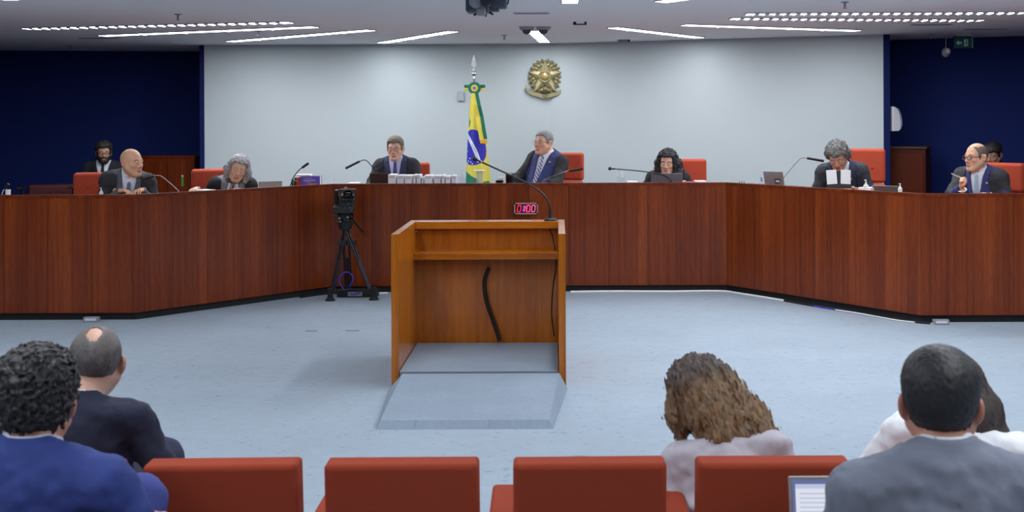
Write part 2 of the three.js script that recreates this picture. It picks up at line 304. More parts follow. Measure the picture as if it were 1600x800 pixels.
// ---------- tripod with video camera ----------
{
  const p0 = at(545, 464, 11.2), o = base('tripod', [p0.x, 0, -11.2]); tag(o, 'black camera tripod standing in the corner of the bench', 'tripod');
  const top = V(-0.03, 0.74, 0);
  const feet = [V(-0.17, 0, 0.1), V(0.27, 0, 0.06), V(-0.04, 0, -0.22)];
  feet.forEach((f, i) => {
    const dir = f.clone().sub(top), n = dir.clone().normalize(), sideV = V(-n.z, 0, n.x).normalize();
    const mid = top.clone().addScaledVector(dir, 0.45), end = top.clone().addScaledVector(dir, 0.93);
    const g = [];
    for (const s of [-0.028, 0.028]) g.push(bar(top.clone().addScaledVector(sideV, s), top.clone().addScaledVector(dir, 0.86).addScaledVector(sideV, s), 0.011));
    g.push(bar(mid, end, 0.013));
    const leg = part('leg', g, M.darkMetal, o);
    part('clamp', [box(0.085, 0.045, 0.05).translate(...top.clone().addScaledVector(dir, 0.22).toArray()), box(0.08, 0.04, 0.045).translate(...top.clone().addScaledVector(dir, 0.86).toArray())], M.black, leg);
    part('foot', [box(0.05, 0.1, 0.05, 0, 0.08, 0, 0.01), cyl(0.055, 0.03, 0.035, 0, 0.0, 0, 12)].map(x => x.translate(f.x, 0, f.z)), M.blackRubber, leg);
  });
  part('spreader', feet.map(f => bar(V(0, 0.1, 0), V(f.x * 0.85, 0.1, f.z * 0.85), 0.009)), M.black, o);
  part('crown', cyl(0.06, 0.085, 0.07, top.x, 0.72, 0), M.black, o);
  part('head', [cyl(0.055, 0.06, 0.05, top.x, 0.79, 0), box(0.11, 0.06, 0.11, top.x, 0.86, 0, 0.015), cyl(0.03, 0.03, 0.16, 0, -0.08, 0).rotateZ(Math.PI / 2).translate(top.x, 0.855, 0)], M.blackGloss, o);
  part('knob', [sph(0.018, top.x - 0.05, 0.835, 0.055), sph(0.014, top.x + 0.03, 0.845, 0.06), sph(0.012, top.x - 0.04, 0.8, 0.06)], M.steel, o);
  part('pan_handle', bar(V(top.x + 0.03, 0.86, -0.02), V(top.x + 0.12, 0.66, -0.3), 0.01), M.black, o);
  const c = base('video_camera', [p0.x + top.x, 0.89, -11.2]); tag(c, 'black broadcast video camera mounted on the tripod', 'camera');
  c.rotation.y = 0.16;
  part('body', [box(0.16, 0.17, 0.3, 0.01, 0.1, -0.03, 0.02), box(0.2, 0.07, 0.24, -0.02, 0.035, 0.02, 0.01)], M.black, c);
  part('lens_hood', [box(0.16, 0.012, 0.11, 0.03, 0.245, 0.16), box(0.16, 0.012, 0.11, 0.03, 0.145, 0.16), box(0.012, 0.1, 0.11, -0.045, 0.195, 0.16), box(0.012, 0.1, 0.11, 0.105, 0.195, 0.16)], M.black, c);
  part('lens', [cyl(0.045, 0.05, 0.1, 0, 0, 0).rotateX(Math.PI / 2).translate(0.03, 0.195, 0.04)], M.blackGloss, c);
  part('lens_glass', sph(0.042, 0.03, 0.195, 0.135, 1, 1, 0.3), phy(0x0a0f1a, 0.05, { clearcoat: 1 }), c);
  part('side_handle', [box(0.035, 0.15, 0.16, -0.09, 0.16, 0.0, 0.01), box(0.03, 0.03, 0.2, 0.0, 0.27 - 0.03, -0.06, 0.01)], M.blackGloss, c);
  part('control_buttons', [sph(0.008, 0.03, 0.1, 0.125), sph(0.006, 0.06, 0.03, 0.142), sph(0.006, 0.0, 0.06, 0.14), box(0.03, 0.008, 0.004, 0.05, 0.06, 0.141)], M.steel, c);
  const b0 = at(555, 462, 11.35);
  const pb = base('power_box', [b0.x + 0.03, 0, -11.36]); tag(pb, 'low black power box on the floor beneath the tripod', 'power box');
  part('casing', box(0.42, 0.07, 0.14, 0, 0.0355, 0, 0.008), M.black, pb);
  part('label_plate', box(0.15, 0.045, 0.003, -0.02, 0.036, 0.0712), M.greyPlastic, pb);
  const cb = std(0x4d45d8, 0.4);
  solo('blue_cable', tube([at(532, 462, 11.3), at(540, 455, 11.3), at(549, 443, 11.3), at(551, 432, 11.3), at(542, 425, 11.3), at(532, 431, 11.3), at(531, 443, 11.3), at(540, 454, 11.3), at(552, 460, 11.28), at(563, 456, 11.25)].map(v => { v.y = Math.max(v.y, 0.006); return v; }), 0.006, 90), cb, 'looped bright blue cable under the tripod', 'cable');
}
// ---------- cables and plates along the foot of the bench ----------
const alongFront = (pts, r, o) => tube(pts.map(([px, dz, y = 0.008]) => {   // px -> point on the floor just in front of the bench
  let best = null; for (let s = 0; s < 5; s++) for (let t = 0; t <= 1; t += 0.002) { const x = fl[s][0] + (fl[s + 1][0] - fl[s][0]) * t, z = fl[s][1] + (fl[s + 1][1] - fl[s][1]) * t; const e = Math.abs(CX + x / -z * FOCAL - px); if (!best || e < best[0]) best = [e, x, z]; }
  return V(best[1], y, best[2] + dz); }), r, 120);
solo('white_cable', alongFront([[890, 0.05], [960, 0.03], [1040, 0.055], [1120, 0.04], [1150, 0.07], [1222, 0.06]], 0.012), M.offwhite, 'white cable along the foot of the bench at centre right', 'cable');
solo('black_cable', alongFront([[1215, 0.05], [1260, 0.08], [1310, 0.04], [1360, 0.07], [1430, 0.05], [1470, 0.06]], 0.011), M.blackRubber, 'black cable along the foot of the right bench wing', 'cable');
solo('blue_floor_cable', alongFront([[1255, 0.06, 0.007], [1280, 0.1, 0.007], [1310, 0.09, 0.007], [1340, 0.06, 0.007]], 0.007), std(0x4038b0, 0.5), 'short blue cable beside the black one at the right wing', 'cable');
solo('pale_cable', alongFront([[1300, 0.1, 0.007], [1340, 0.09, 0.007], [1400, 0.12, 0.007], [1455, 0.08, 0.007]], 0.006), M.offwhite, 'thin pale cable at the foot of the right wing', 'cable');
solo('white_strip', alongFront([[560, 0.12], [590, 0.1], [606, 0.08]], 0.012), M.offwhite, 'white cable end right of the tripod foot', 'cable');
solo('dark_cable', alongFront([[470, 0.06], [500, 0.05], [520, 0.08], [540, 0.06]], 0.011), M.blackRubber, 'dark cable on the floor left of the tripod', 'cable');
{ const a = at(144, 500, 10.0), b = at(1470, 507, 9.7);
  const sock = (x, z, label) => { const o = base('floor_socket', [x, 0, z]); tag(o, label, 'floor socket', 'floor sockets at the bench foot'); part('plate', box(0.14, 0.045, 0.05, 0, 0.0225, 0, 0.006), M.greyPlastic, o); part('cover', box(0.1, 0.02, 0.004, 0, 0.024, 0.0265), M.plastic, o); };
  sock(a.x, -9.99, 'grey floor socket at the foot of the left bench, above the balding head');
  sock(b.x, -9.7, 'white floor socket at the foot of the right bench');
  for (const [px, py, w, l] of [[487, 514, 0.1, 'left'], [551, 514, 0.12, 'right']]) { const d = EYE * FOCAL / (py - CY - (px - CX) * -0.004 * -1), p = at(px, py, d); solo('floor_plate', box(w, 0.004, 0.04, p.x, 0.003, p.z, 0.001), M.greyPlastic, 'small dull metal floor plate in the carpet, ' + l + ' of the pair', 'floor plate', 'floor plates'); } }

// ---------- chairs ----------
const coralJ = phy(0xb2472e, 0.65, { specularIntensity: 0.5, sheen: 0.1, sheenRoughness: 0.5, sheenColor: 0xff9070, bumpMap: weave, bumpScale: 0.0006 });
const coralA = phy(0x99402a, 0.85, { specularIntensity: 0.3, sheen: 0.1, sheenRoughness: 0.5, sheenColor: 0xff8a68, bumpMap: weave, bumpScale: 0.0008 });
function puff(w, h, d, bulge, r = 0.03, sag = 0) {   // cushion
  const g = new RoundedBoxGeometry(w, h, d, 8, r), p = g.attributes.position;
  for (let i = 0; i < p.count; i++) { const x = p.getX(i) / w * 2, y = p.getY(i) / h * 2, k = (1 - x * x) * (1 - y * y); const s = Math.sign(p.getZ(i)); p.setZ(i, p.getZ(i) + s * bulge * Math.max(0, k)); if (sag) p.setY(i, p.getY(i) - sag * (1 - x * x) * (y > 0 ? y : 0)); }
  g.computeVertexNormals(); return g;
}
function judgeChair(x, d, turn, top, label, y0 = DAIS, fab = coralJ) {
  const o = base('swivel_chair', [x, y0, -d], turn * Math.PI / 180); tag(o, label, 'chair', 'red tufted swivel chairs');
  const bh = Math.max(0.3, top - 0.52), up = bh * 0.56, lo = bh * 0.42, z = -0.24;
  const b = part('backrest', [puff(0.56, up, 0.11, 0.014, 0.035).translate(0, top - up / 2, z - 0.02), puff(0.56, lo, 0.11, 0.014, 0.035).translate(0, top - up - lo / 2 - 0.004, z)], fab, o);
  for (const bx of [-0.14, 0, 0.14]) part('button', sph(0.012, bx, top - up * 0.55, z + 0.045, 1, 1, 0.5), fab, b);
  part('seat', puff(0.54, 0.11, 0.5, 0.0, 0.04).translate(0, Math.min(0.43, top - 0.3), 0.04), fab, o);
  for (const s of [-1, 1]) { const a = part('armrest', [bar(V(s * 0.29, 0.45, -0.08), V(s * 0.3, 0.66, -0.05), 0.015), bar(V(s * 0.29, 0.42, -0.08), V(s * 0.2, 0.4, -0.08), 0.015)], M.darkMetal, o); part('arm_pad', box(0.06, 0.03, 0.24, s * 0.3, 0.675, 0, 0.012), M.black, a); }
  part('column', cyl(0.028, 0.028, 0.28, 0, 0.1, 0), M.darkMetal, o);
  for (let i = 0; i < 5; i++) { const a = i * Math.PI * 0.4, e = V(Math.sin(a) * 0.28, 0.065, Math.cos(a) * 0.28), l = part('base_arm', bar(V(0, 0.115, 0), e, 0.024, 0.016), M.darkMetal, o); part('caster', cyl(0.027, 0.027, 0.03, 0, -0.015, 0, 14).rotateZ(Math.PI / 2).translate(e.x, 0.027, e.z), M.blackRubber, l); }
  return o;
}
const jx = (px, d) => at(px, 260, d).x;
judgeChair(jx(160, 11.05), 11.05, 22, 0.98, 'red tufted chair behind the bald man');
judgeChair(jx(341, 11.75), 11.75, 18, 0.98, 'red tufted chair left of the grey-haired woman');
judgeChair(jx(630, 12.75), 12.75, 0, 1.0, 'red chair almost hidden by the spectacled man in black robe');
judgeChair(jx(866, 12.8), 12.8, -18, 1.11, 'red chair behind the reclining man in a striped tie');
judgeChair(jx(1066, 12.75), 12.75, -8, 1.03, 'red tufted chair right of the dark curly-haired woman');
judgeChair(jx(1341, 11.55), 11.55, -16, 1.18, 'red tufted high chair behind the man reading papers');
judgeChair(jx(1541, 10.95), 10.95, -46, 1.05, 'red chair behind the man in spectacles holding a pen');
judgeChair(jx(73, 13.7), 13.7, 12, 0.7, 'low empty red chair before the left blue wall, alcove shade put into its colour', DAIS, std(0x4a161a, 0.6));  // shade of the alcove is painted in as a darker red
judgeChair(jx(163, 14.4), 14.4, 12, 0.8, 'red chair under the bearded man by the left blue wall');
judgeChair(jx(1549, 12.75), 12.75, -30, 0.8, 'red chair under the man half hidden at the right blue wall');

function audienceChair(x, d, turn, label) {
  const o = base('audience_chair', [x, 0, -d], Math.PI + turn * Math.PI / 180); tag(o, label, 'chair', 'coral audience chairs in a row');
  const w = 0.458, back = puff(w, 0.5, 0.095, 0.004, 0.018, 0.014), p = back.attributes.position;
  for (let i = 0; i < p.count; i++) { const xx = p.getX(i) / w * 2; p.setZ(i, p.getZ(i) + 0.035 * xx * xx - (p.getY(i)) * 0.10); }
  back.computeVertexNormals();
  part('backrest', back.translate(0, 0.578, -0.02), coralA, o);
  part('seat', puff(0.46, 0.1, 0.47, 0, 0.04).translate(0, 0.41, 0.27), coralA, o);
  const a = part('armrest', box(0.085, 0.06, 0.4, 0.268, 0.575, 0.24, 0.015), coralA, o); part('arm_post', box(0.05, 0.54, 0.3, 0.268, 0.275, 0.24, 0.01), M.black, a);
  part('pedestal', [box(0.36, 0.06, 0.3, 0, 0.34, 0.25, 0.01), cyl(0.05, 0.05, 0.32, 0, 0.01, 0.25), box(0.3, 0.015, 0.34, 0, 0.0085, 0.25, 0.004)], M.black, o);
  return o;
}
const cxs = [[76, 'under the balding man in dark navy'], [351, 'right of the blue-trousered knee, empty'], [630, 'below the lectern ramp, empty'], [921, 'with a black bag on its seat'], [1206, 'under the woman in the pale jacket'], [1490, 'under the woman in white, behind the grey suit']];
cxs.forEach(([px, l], i) => audienceChair(at(px, 760, 3.28).x, 3.28, [0, 1.5, 0.5, 1, 0, -1][i], 'coral audience chair ' + l));
audienceChair(at(40, 760, 2.42).x, 2.42, 0, 'coral audience chair under the man in the blue suit');
audienceChair(at(1475, 760, 2.3).x, 2.3, 0, 'coral audience chair under the man in the grey suit');

// bag on the seat
{
  const p = at(907, 760, 3.62), o = base('briefcase', [p.x, 0.462, -3.6]); tag(o, 'black soft briefcase standing on the seat of an audience chair', 'bag');
  const fab = std(0x23262b, 0.8, { bumpMap: weave, bumpScale: 0.0006 });
  const g = puff(0.28, 0.235, 0.1, 0.012, 0.03); part('body', g.translate(0, 0.1185, 0), fab, o);
  part('flap', box(0.275, 0.02, 0.085, 0, 0.236, 0, 0.008), M.black, o);
  part('handle', tube([V(-0.09, 0.235, 0.02), V(-0.07, 0.262, 0.02), V(0, 0.272, 0.02), V(0.07, 0.262, 0.02), V(0.09, 0.235, 0.02)], 0.007), M.greyPlastic, o);
}

// ---------- things on the bench ----------
const glassy = phy(0xf4f8fa, 0.06, { transmission: 0.85, thickness: 0, ior: 1.4 });
function bottle(px, d, h, label, cap = M.offwhite, body = M.offwhite) {
  const o = base('pump_bottle', onDesk(px, d)); tag(o, label, 'bottle', 'small bottles on the bench'); const s = h / 0.17;
  part('body', lathe([[0, 0], [0.03, 0], [0.032, 0.006], [0.032, 0.09], [0.026, 0.105], [0.012, 0.112], [0.012, 0.12], [0, 0.12]].map(([r, y]) => [r * s, y * s])), body, o);
  part('pump', [cyl(0.014 * s, 0.012 * s, 0.018 * s, 0, 0.12 * s, 0), cyl(0.005 * s, 0.005 * s, 0.02 * s, 0, 0.138 * s, 0), box(0.03 * s, 0.012 * s, 0.014 * s, -0.006 * s, 0.162 * s, 0, 0.004 * s)], cap, o);
}
bottle(158, 10.5, 0.1, 'small white bottle in front of the bald man');
bottle(520.5, 11.85, 0.105, 'small white bottle at the left bench corner');
bottle(722.5, 11.9, 0.205, 'clear pump bottle right of the white boxes', M.offwhite, glassy);
bottle(970, 11.9, 0.19, 'clear pump bottle left of the dark-haired woman', M.offwhite, glassy);
bottle(1190, 11.35, 0.125, 'small clear bottle with a blue cap by the silver laptop', std(0x3434b4, 0.4), glassy);
bottle(1353, 10.72, 0.135, 'small white bottle beside the open red chair');
bottle(1406.5, 10.5, 0.11, 'short white bottle at the right bench corner');
{ // glass of water with a paper lid
  const o = base('drinking_glass', onDesk(749.5, 11.95)); tag(o, 'tall glass with a white paper lid in front of the flag', 'glass');
  part('glass', lathe([[0, 0], [0.032, 0], [0.036, 0.175], [0.034, 0.175], [0.03, 0.006], [0, 0.006]]), glassy, o);
  part('lid', box(0.125, 0.008, 0.1, 0, 0.18, 0, 0.003), M.paper, o);
}
function cup(px, d, r, h, m, label) { const o = base('cup', onDesk(px, d)); tag(o, label, 'cup'); part('cup_wall', lathe([[0, 0], [r * 0.95, 0], [r, h], [r * 0.92, h], [r * 0.86, 0.008], [0, 0.008]]), m, o); return o; }
cup(780.5, 11.9, 0.042, 0.075, M.blackGloss, 'low black cup right of the flag');
{ const o = cup(796, 11.95, 0.042, 0.14, M.blackGloss, 'tall black pencil cup beside the reclining man');
  for (const [a, b] of [[-0.02, 0.03], [0.015, 0.02], [0.0, -0.02]]) part('pencil', bar(V(a, 0.01, 0), V(a * 1.6, 0.165, b), 0.004), std(0xb89a3c, 0.5), o); }
{ const c = onDesk(12.5, 10.5), o = base('coffee_cup', c); tag(o, 'white coffee cup on a saucer at the far left', 'cup');
  part('bowl', lathe([[0, 0.012], [0.02, 0.012], [0.022, 0.02], [0.024, 0.085], [0.021, 0.085], [0.018, 0.02], [0, 0.02]]), M.offwhite, o); part('saucer', lathe([[0, 0], [0.03, 0], [0.06, 0.014], [0.058, 0.017], [0.03, 0.008], [0, 0.008]]), M.offwhite, o); }
// white slip cases
{ const xs = [[608, 620], [622, 633], [634, 645.5], [647, 651], [652, 658.5], [660, 663], [664, 677], [679, 690], [691, 696], [697, 705], [706, 714]];
  xs.forEach(([a, b], i) => { const d = 11.83, p = onDesk((a + b) / 2, d), w = (b - a) * d / FOCAL, h = [0.151, 0.143, 0.141, 0.148, 0.147, 0.122, 0.14, 0.138, 0.142, 0.131, 0.137][i];
    const o = base('white_box', p); tag(o, ['widest white box next to the brown folder, first of the row', 'second white box from the brown folder', 'third white box from the brown folder', 'thin white box, fourth from the brown folder', 'narrow white box with a printed top, fifth from the brown folder', 'thinnest lowest white box, sixth from the brown folder', 'wide white box in the middle of the row, seventh from the brown folder', 'wide white box, fourth from the clear pump bottle', 'thin pale box, third from the clear pump bottle', 'lower white box, second from the clear pump bottle', 'white box next to the clear pump bottle'][i], 'box', 'row of white boxes on the bench');
    part('case', box(w - 0.004, h, 0.2, 0, h / 2, -0.02, 0.003), i % 3 === 1 ? std(0xe4e2ea, 0.7) : M.paper, o);
    part('spine_label', box(w * 0.7, h * 0.16, 0.002, 0, h * 0.82, 0.0805), std(0xc9c7d2, 0.7), o); }); }
// books
{ const mk = (px0, px1, h, c, label, cover) => { const d = 11.74, w = (px1 - px0) * d / FOCAL, o = base('book', onDesk((px0 + px1) / 2, d)); tag(o, label, 'book', 'books left of the camera');
    const m = std(c, 0.55); part('cover', [box(w, h, 0.16, 0, h / 2, -0.03, 0.002)], m, o); part('pages', box(w * 0.8, 0.004, 0.15, 0, h + 0.001, -0.03), M.paper, o);
    part('print', box(w * 0.5, h * 0.12, 0.001, 0, h * 0.75, 0.0507), std(cover, 0.6), o); return o; };
  mk(457.2, 459, 0.11, 0x202226, 'thin black book at the left end of the row', 0x999999);
  mk(459.4, 461.4, 0.1, 0x4c8a3e, 'thin green book in the row', 0xe0e0c0);
  mk(461.8, 464.2, 0.125, 0x1c1c22, 'narrow black book beside the red ones', 0xcccccc);
  mk(464.5, 467, 0.12, 0xb8353a, 'narrow red book beside the black one', 0xf0d0c0);
  mk(467.3, 471, 0.125, 0xc8443e, 'wider red book beside the purple one', 0x40202a);
  const d = 11.74, o = base('book', onDesk(486.5, d)); tag(o, 'large purple book with its cover turned outward', 'book', 'books left of the camera');
  part('cover', [box(0.206, 0.138, 0.006, 0, 0.069, 0.05), box(0.206, 0.138, 0.006, 0, 0.069, -0.05)], std(0x6a52b8, 0.45), o); part('pages', box(0.2, 0.13, 0.092, 0, 0.067, 0), M.paper, o);
  part('picture', box(0.1, 0.05, 0.001, 0.02, 0.04, 0.0537), std(0xb48a62, 0.6), o); part('title', [box(0.09, 0.007, 0.001, -0.02, 0.118, 0.0537), box(0.13, 0.012, 0.001, -0.01, 0.095, 0.0537), box(0.06, 0.006, 0.001, -0.03, 0.08, 0.0537)], std(0xb9aee6, 0.6), o);
  solo('paper_pile', box(0.16, 0.02, 0.12, onDesk(475, d).x, DESK + 0.149, -d, 0.006), M.paper, 'folded white papers lying on top of the books', 'papers'); }
function laptop(x, d, turn, w, h, tilt, m, label, opt = {}) {   // lid seen from behind unless turned
  const o = base('laptop', [x, opt.y ?? DESK, -d], turn * Math.PI / 180); tag(o, label, 'laptop');
  part('keyboard_base', box(w, 0.016, h * 0.95, 0, 0.008, -h * 0.475, 0.004), m, o);
  const lid = new THREE.Group(); lid.name = 'lid'; lid.position.set(0, 0.016, 0); lid.rotation.x = tilt * Math.PI / 180; o.add(lid);
  part('lid_shell', box(w, h, 0.009, 0, h / 2, 0, 0.003), m, lid);
  if (opt.badge) { part('badge', box(0.062, 0.05, 0.002, opt.badge, h * 0.42, 0.0057), M.black, lid);
    part('badge_print', box(0.044, 0.024, 0.001, opt.badge, h * 0.42, 0.0072), M.offwhite, lid); }
  const scr = part('screen', box(w * 0.94, h * 0.9, 0.002, 0, h / 2, -0.0057), opt.screen || M.blackGloss, lid); return o;
}
const silver = std(0xa9a7a6, 0.4, { metalness: 0.4 });
laptop(jx(422, 11.35), 11.35, 22, 0.24, 0.095, 12, std(0xb2aaa6, 0.5), 'low grey laptop right of the grey-haired woman');
laptop(jx(593.5, 11.95), 11.95, 0, 0.215, 0.145, 12, std(0x3a2820, 0.6), 'dark brown folder-like laptop lid left of the white boxes');
laptop(jx(1041.5, 11.9), 11.9, 0, 0.345, 0.135, 14, std(0x6a6970, 0.45), 'dark grey laptop in front of the dark curly-haired woman');
laptop(jx(1211, 11.36), 11.36, -30, 0.21, 0.19, 22, silver, 'silver laptop with a dark badge on its tilted lid', { badge: 0.04 });
laptop(jx(1387, 10.62), 10.62, -40, 0.29, 0.075, 30, std(0x6d6b68, 0.5), 'low grey laptop lid beside the right bench corner');
const sheet = (px, d, w, dd, h, m, label, turn = 0) => { const p = onDesk(px, d); const g = box(w, h, dd, 0, h / 2, 0, Math.min(0.003, h / 3)); g.rotateY(turn); g.translate(p.x, p.y, p.z); solo('paper_stack', g, m, label, 'papers'); };
sheet(554, 11.85, 0.12, 0.2, 0.06, M.paper, 'low pile of white paper right of the left bench corner');
sheet(988, 11.85, 0.11, 0.16, 0.062, M.paper, 'low white pad left of the grey laptop');
sheet(1078, 11.8, 0.1, 0.16, 0.055, std(0xb04050, 0.6), 'low red booklet right of the grey laptop');
sheet(1094, 11.85, 0.12, 0.16, 0.066, M.paper, 'low white pile right of the red booklet');
sheet(320, 10.72, 0.16, 0.14, 0.062, M.paper, 'white papers under the arm of the grey-haired woman', -0.6);
sheet(1357, 10.75, 0.14, 0.14, 0.058, M.paper, 'white papers in front of the empty part of the high red chair', 0.7);
sheet(783, 12.1, 0.06, 0.05, 0.1, M.paper, 'small white card behind the low black cup');
{ const o = base('clip_rack', onDesk(1159, 11.55)); tag(o, 'tiny dark clips standing on the right bench wing', 'clips'); part('rail', box(0.08, 0.05, 0.03, 0, 0.025, 0), M.offwhite, o); for (const x of [-0.025, 0, 0.025]) part('clip', box(0.007, 0.024, 0.01, x, 0.062, 0), M.black, o); }

// ---------- flag ----------
{
  const fp = at(741, 200, 14.3), o = base('flag', [fp.x, DAIS, -14.3]); tag(o, 'draped green, yellow and blue national flag on a silver pole', 'flag');
  const yv = py => at(741, py, 14.3).y - DAIS;
  part('pole', cyl(0.014, 0.014, yv(126), 0, 0, 0), M.steel, o);
  part('pole_foot', lathe([[0, 0], [0.2, 0], [0.2, 0.03], [0.05, 0.06], [0.02, 0.12], [0, 0.12]]), M.steel, o);
  const yb = yv(126);
  part('finial', [lathe([[0.012, 0], [0.02, 0.02], [0.012, 0.05], [0.012, 0.065]].map(([r, y]) => [r, y + yb])), sph(0.034, 0, yb + 0.09, 0), lathe([[0.012, yb + 0.12], [0.02, yb + 0.14], [0.008, yb + 0.155]]),
    new THREE.ExtrudeGeometry(new THREE.Shape([[0, 0], [0.022, 0.02], [0.014, 0.055], [0.052, 0.085], [0.02, 0.17], [0, 0.225], [-0.02, 0.17], [-0.052, 0.085], [-0.014, 0.055], [-0.022, 0.02]].map(p => new THREE.Vector2(...p))), { depth: 0.012, bevelSize: 0.004, bevelThickness: 0.006, bevelSegments: 1 }).translate(0, yb + 0.06, -0.006).scale(0.75, 1, 1).translate(0, 0.055, 0)], M.chrome, o);
  // print of the cloth as it hangs: u across the drape, v down
  const tex = canvasTex(512, 1024, (c, w, h) => {
    c.fillStyle = '#d8cb4e'; c.fillRect(0, 0, w, h);
    const poly = (col, pts) => { c.fillStyle = col; c.beginPath(); pts.forEach(([x, y], i) => i ? c.lineTo(x * w, y * h) : c.moveTo(x * w, y * h)); c.fill(); };
    poly('#0e7a55', [[0, 0], [0.14, 0], [0.1, 0.28], [0, 0.3]]);
    poly('#12735a', [[0.16, 0.24], [0.26, 0.29], [0.2, 0.35], [0.13, 0.35]]);
    poly('#2f7a63', [[0, 0.83], [0.18, 0.86], [0.5, 0.93], [0.6, 1], [0, 1]]); poly('#0f7d5c', [[0, 0.84], [0.2, 0.87], [0.34, 1], [0, 1]]);
    poly('#0f7d5c', [[0.64, 0.96], [0.8, 0.95], [1, 1], [0.64, 1]]);
    c.fillStyle = '#2b2aa6'; c.beginPath(); c.ellipse(w * 0.36, h * 0.575, w * 0.52, h * 0.2, 0, 0, 7); c.fill();
    c.strokeStyle = '#e9ecf4'; c.lineWidth = 52; c.beginPath(); c.moveTo(0, h * 0.43); c.quadraticCurveTo(w * 0.42, h * 0.5, w * 0.56, h * 0.74); c.stroke();
    c.fillStyle = '#2c6a50'; c.font = 'bold 34px sans-serif';
    const word = 'ORDEM E PROGRESSO', P = t => [(1 - t) * (1 - t) * 0 + 2 * t * (1 - t) * 0.42 + t * t * 0.56, (1 - t) * (1 - t) * 0.43 + 2 * t * (1 - t) * 0.5 + t * t * 0.74];
    for (let i = 0; i < word.length; i++) { const t = 0.06 + i / word.length * 0.9, [x, y] = P(t), [x2, y2] = P(t + 0.02); c.save(); c.translate(x * w, y * h); c.rotate(Math.atan2((y2 - y) * h, (x2 - x) * w)); c.fillText(word[i], -10, 12); c.restore(); }
    c.fillStyle = '#eef0ff'; for (const [x, y] of [[0.08, 0.56], [0.12, 0.62], [0.1, 0.69], [0.2, 0.73], [0.3, 0.74], [0.16, 0.75], [0.26, 0.7], [0.36, 0.76], [0.05, 0.73]]) { c.beginPath(); c.arc(x * w, y * h, 9, 0, 7); c.fill(); }
  });
  tex.wrapS = tex.wrapT = THREE.ClampToEdgeWrapping;
  const cloth = std(0xffffff, 0.6, { map: tex, side: THREE.DoubleSide });
  const N = 60, R = 60, y1 = yv(150), y0 = yv(289), pos = [], uv = [], idx = [];
  for (const s of [0, 1]) for (let j = 0; j <= R; j++) for (let i = 0; i <= N; i++) {
    const v = j / R, u = i / N, half = 0.055 + 0.115 * Math.pow(v, 0.8), cx = 0.0 + 0.045 * v + 0.01;
    const a = u * Math.PI, fold = Math.sin(u * 17 + v * 1.5) * 0.016 * (0.4 + v) + Math.sin(u * 31 + 2) * 0.006 * (0.3 + v);
    pos.push(cx - half * Math.cos(a), y1 + (y0 - y1) * v, (s ? -1 : 1) * (Math.sin(a) * half * 0.7) + fold * (s ? 0.5 : 1) * Math.sin(a)); uv.push(u, 1 - v);
  }
  for (const s of [0, 1]) for (let j = 0; j < R; j++) for (let i = 0; i < N; i++) { const k = s * (N + 1) * (R + 1) + j * (N + 1) + i, a = k, b = k + 1, c = k + N + 1, d = c + 1; s ? idx.push(a, b, c, b, d, c) : idx.push(a, c, b, b, c, d); }
  const g = new THREE.BufferGeometry(); g.setAttribute('position', new THREE.Float32BufferAttribute(pos, 3)); g.setAttribute('uv', new THREE.Float32BufferAttribute(uv, 2)); g.setIndex(idx); g.computeVertexNormals();
  part('cloth', g, cloth, o);
  // rosette and ribbon
  const gr = std(0x0d6a50, 0.45), ye = std(0xdcc94a, 0.45), yr = yv(138);
  const ros = part('rosette', (() => { const g = new THREE.CylinderGeometry(0.082, 0.082, 0.03, 60, 1), p = g.attributes.position; for (let i = 0; i < p.count; i++) { const a = Math.atan2(p.getZ(i), p.getX(i)), r = Math.hypot(p.getX(i), p.getZ(i)); if (r > 0.01) { const k = 1 + 0.06 * Math.sin(a * 20); p.setX(i, p.getX(i) * k); p.setZ(i, p.getZ(i) * k); } } g.computeVertexNormals(); return g.rotateX(Math.PI / 2).translate(0.012, yr, 0.075); })(), gr, o);
  part('rosette_ring', cyl(0.045, 0.045, 0.012, 0, 0, 0, 32).rotateX(Math.PI / 2).translate(0.012, yr, 0.09), ye, ros); part('rosette_eye', cyl(0.022, 0.022, 0.012, 0, 0, 0, 24).rotateX(Math.PI / 2).translate(0.012, yr, 0.098), std(0x6a6ab0, 0.5), ros);
  for (const s of [-1, 1]) { const l = part('bow_loop', box(0.08, 0.04, 0.025, 0.012 + s * 0.098, yr + 0.025, 0.05, 0.006), gr, o); part('bow_stripe', box(0.076, 0.035, 0.024, 0.012 + s * 0.098, yr - 0.013, 0.05, 0.006), ye, l); }
  const strip = (pts, w, z, m, name) => { const l = []; for (let i = 0; i < pts.length - 1; i++) { const [ax, ay] = pts[i], [bx, by] = pts[i + 1]; const g = new THREE.BufferGeometry(); const A = at(ax, ay, 14.3), B = at(bx, by, 14.3);
      const zz = (t) => z + 0.01 * Math.sin(t * 2.2); const q = [[A.x - w / 2, A.y, zz(i)], [A.x + w / 2, A.y, zz(i)], [B.x + w / 2, B.y, zz(i + 1)], [B.x - w / 2, B.y, zz(i + 1)]].map(([x, y, z]) => [x - fp.x, y - DAIS, z]);
      const f = q.map(p => [p[0], p[1], p[2] + 0.004]), t = []; const qd = (a, b, c, d) => t.push(...a, ...b, ...c, ...a, ...c, ...d); qd(f[3], f[2], f[1], f[0]); qd(q[0], q[1], q[2], q[3]); qd(q[1], f[1], f[2], q[2]); qd(q[3], f[3], f[0], q[0]); 
      g.setAttribute('position', new THREE.Float32BufferAttribute(t, 3)); g.computeVertexNormals(); l.push(g); } part(name, l, m, o); };
  strip([[742, 146], [745, 165], [748, 182], [752, 200], [755, 218], [757, 224]], 0.075, 0.14, ye, 'ribbon_yellow');
  strip([[746, 146], [750, 165], [754, 182], [757, 200], [760, 217]], 0.045, 0.148, gr, 'ribbon_green');
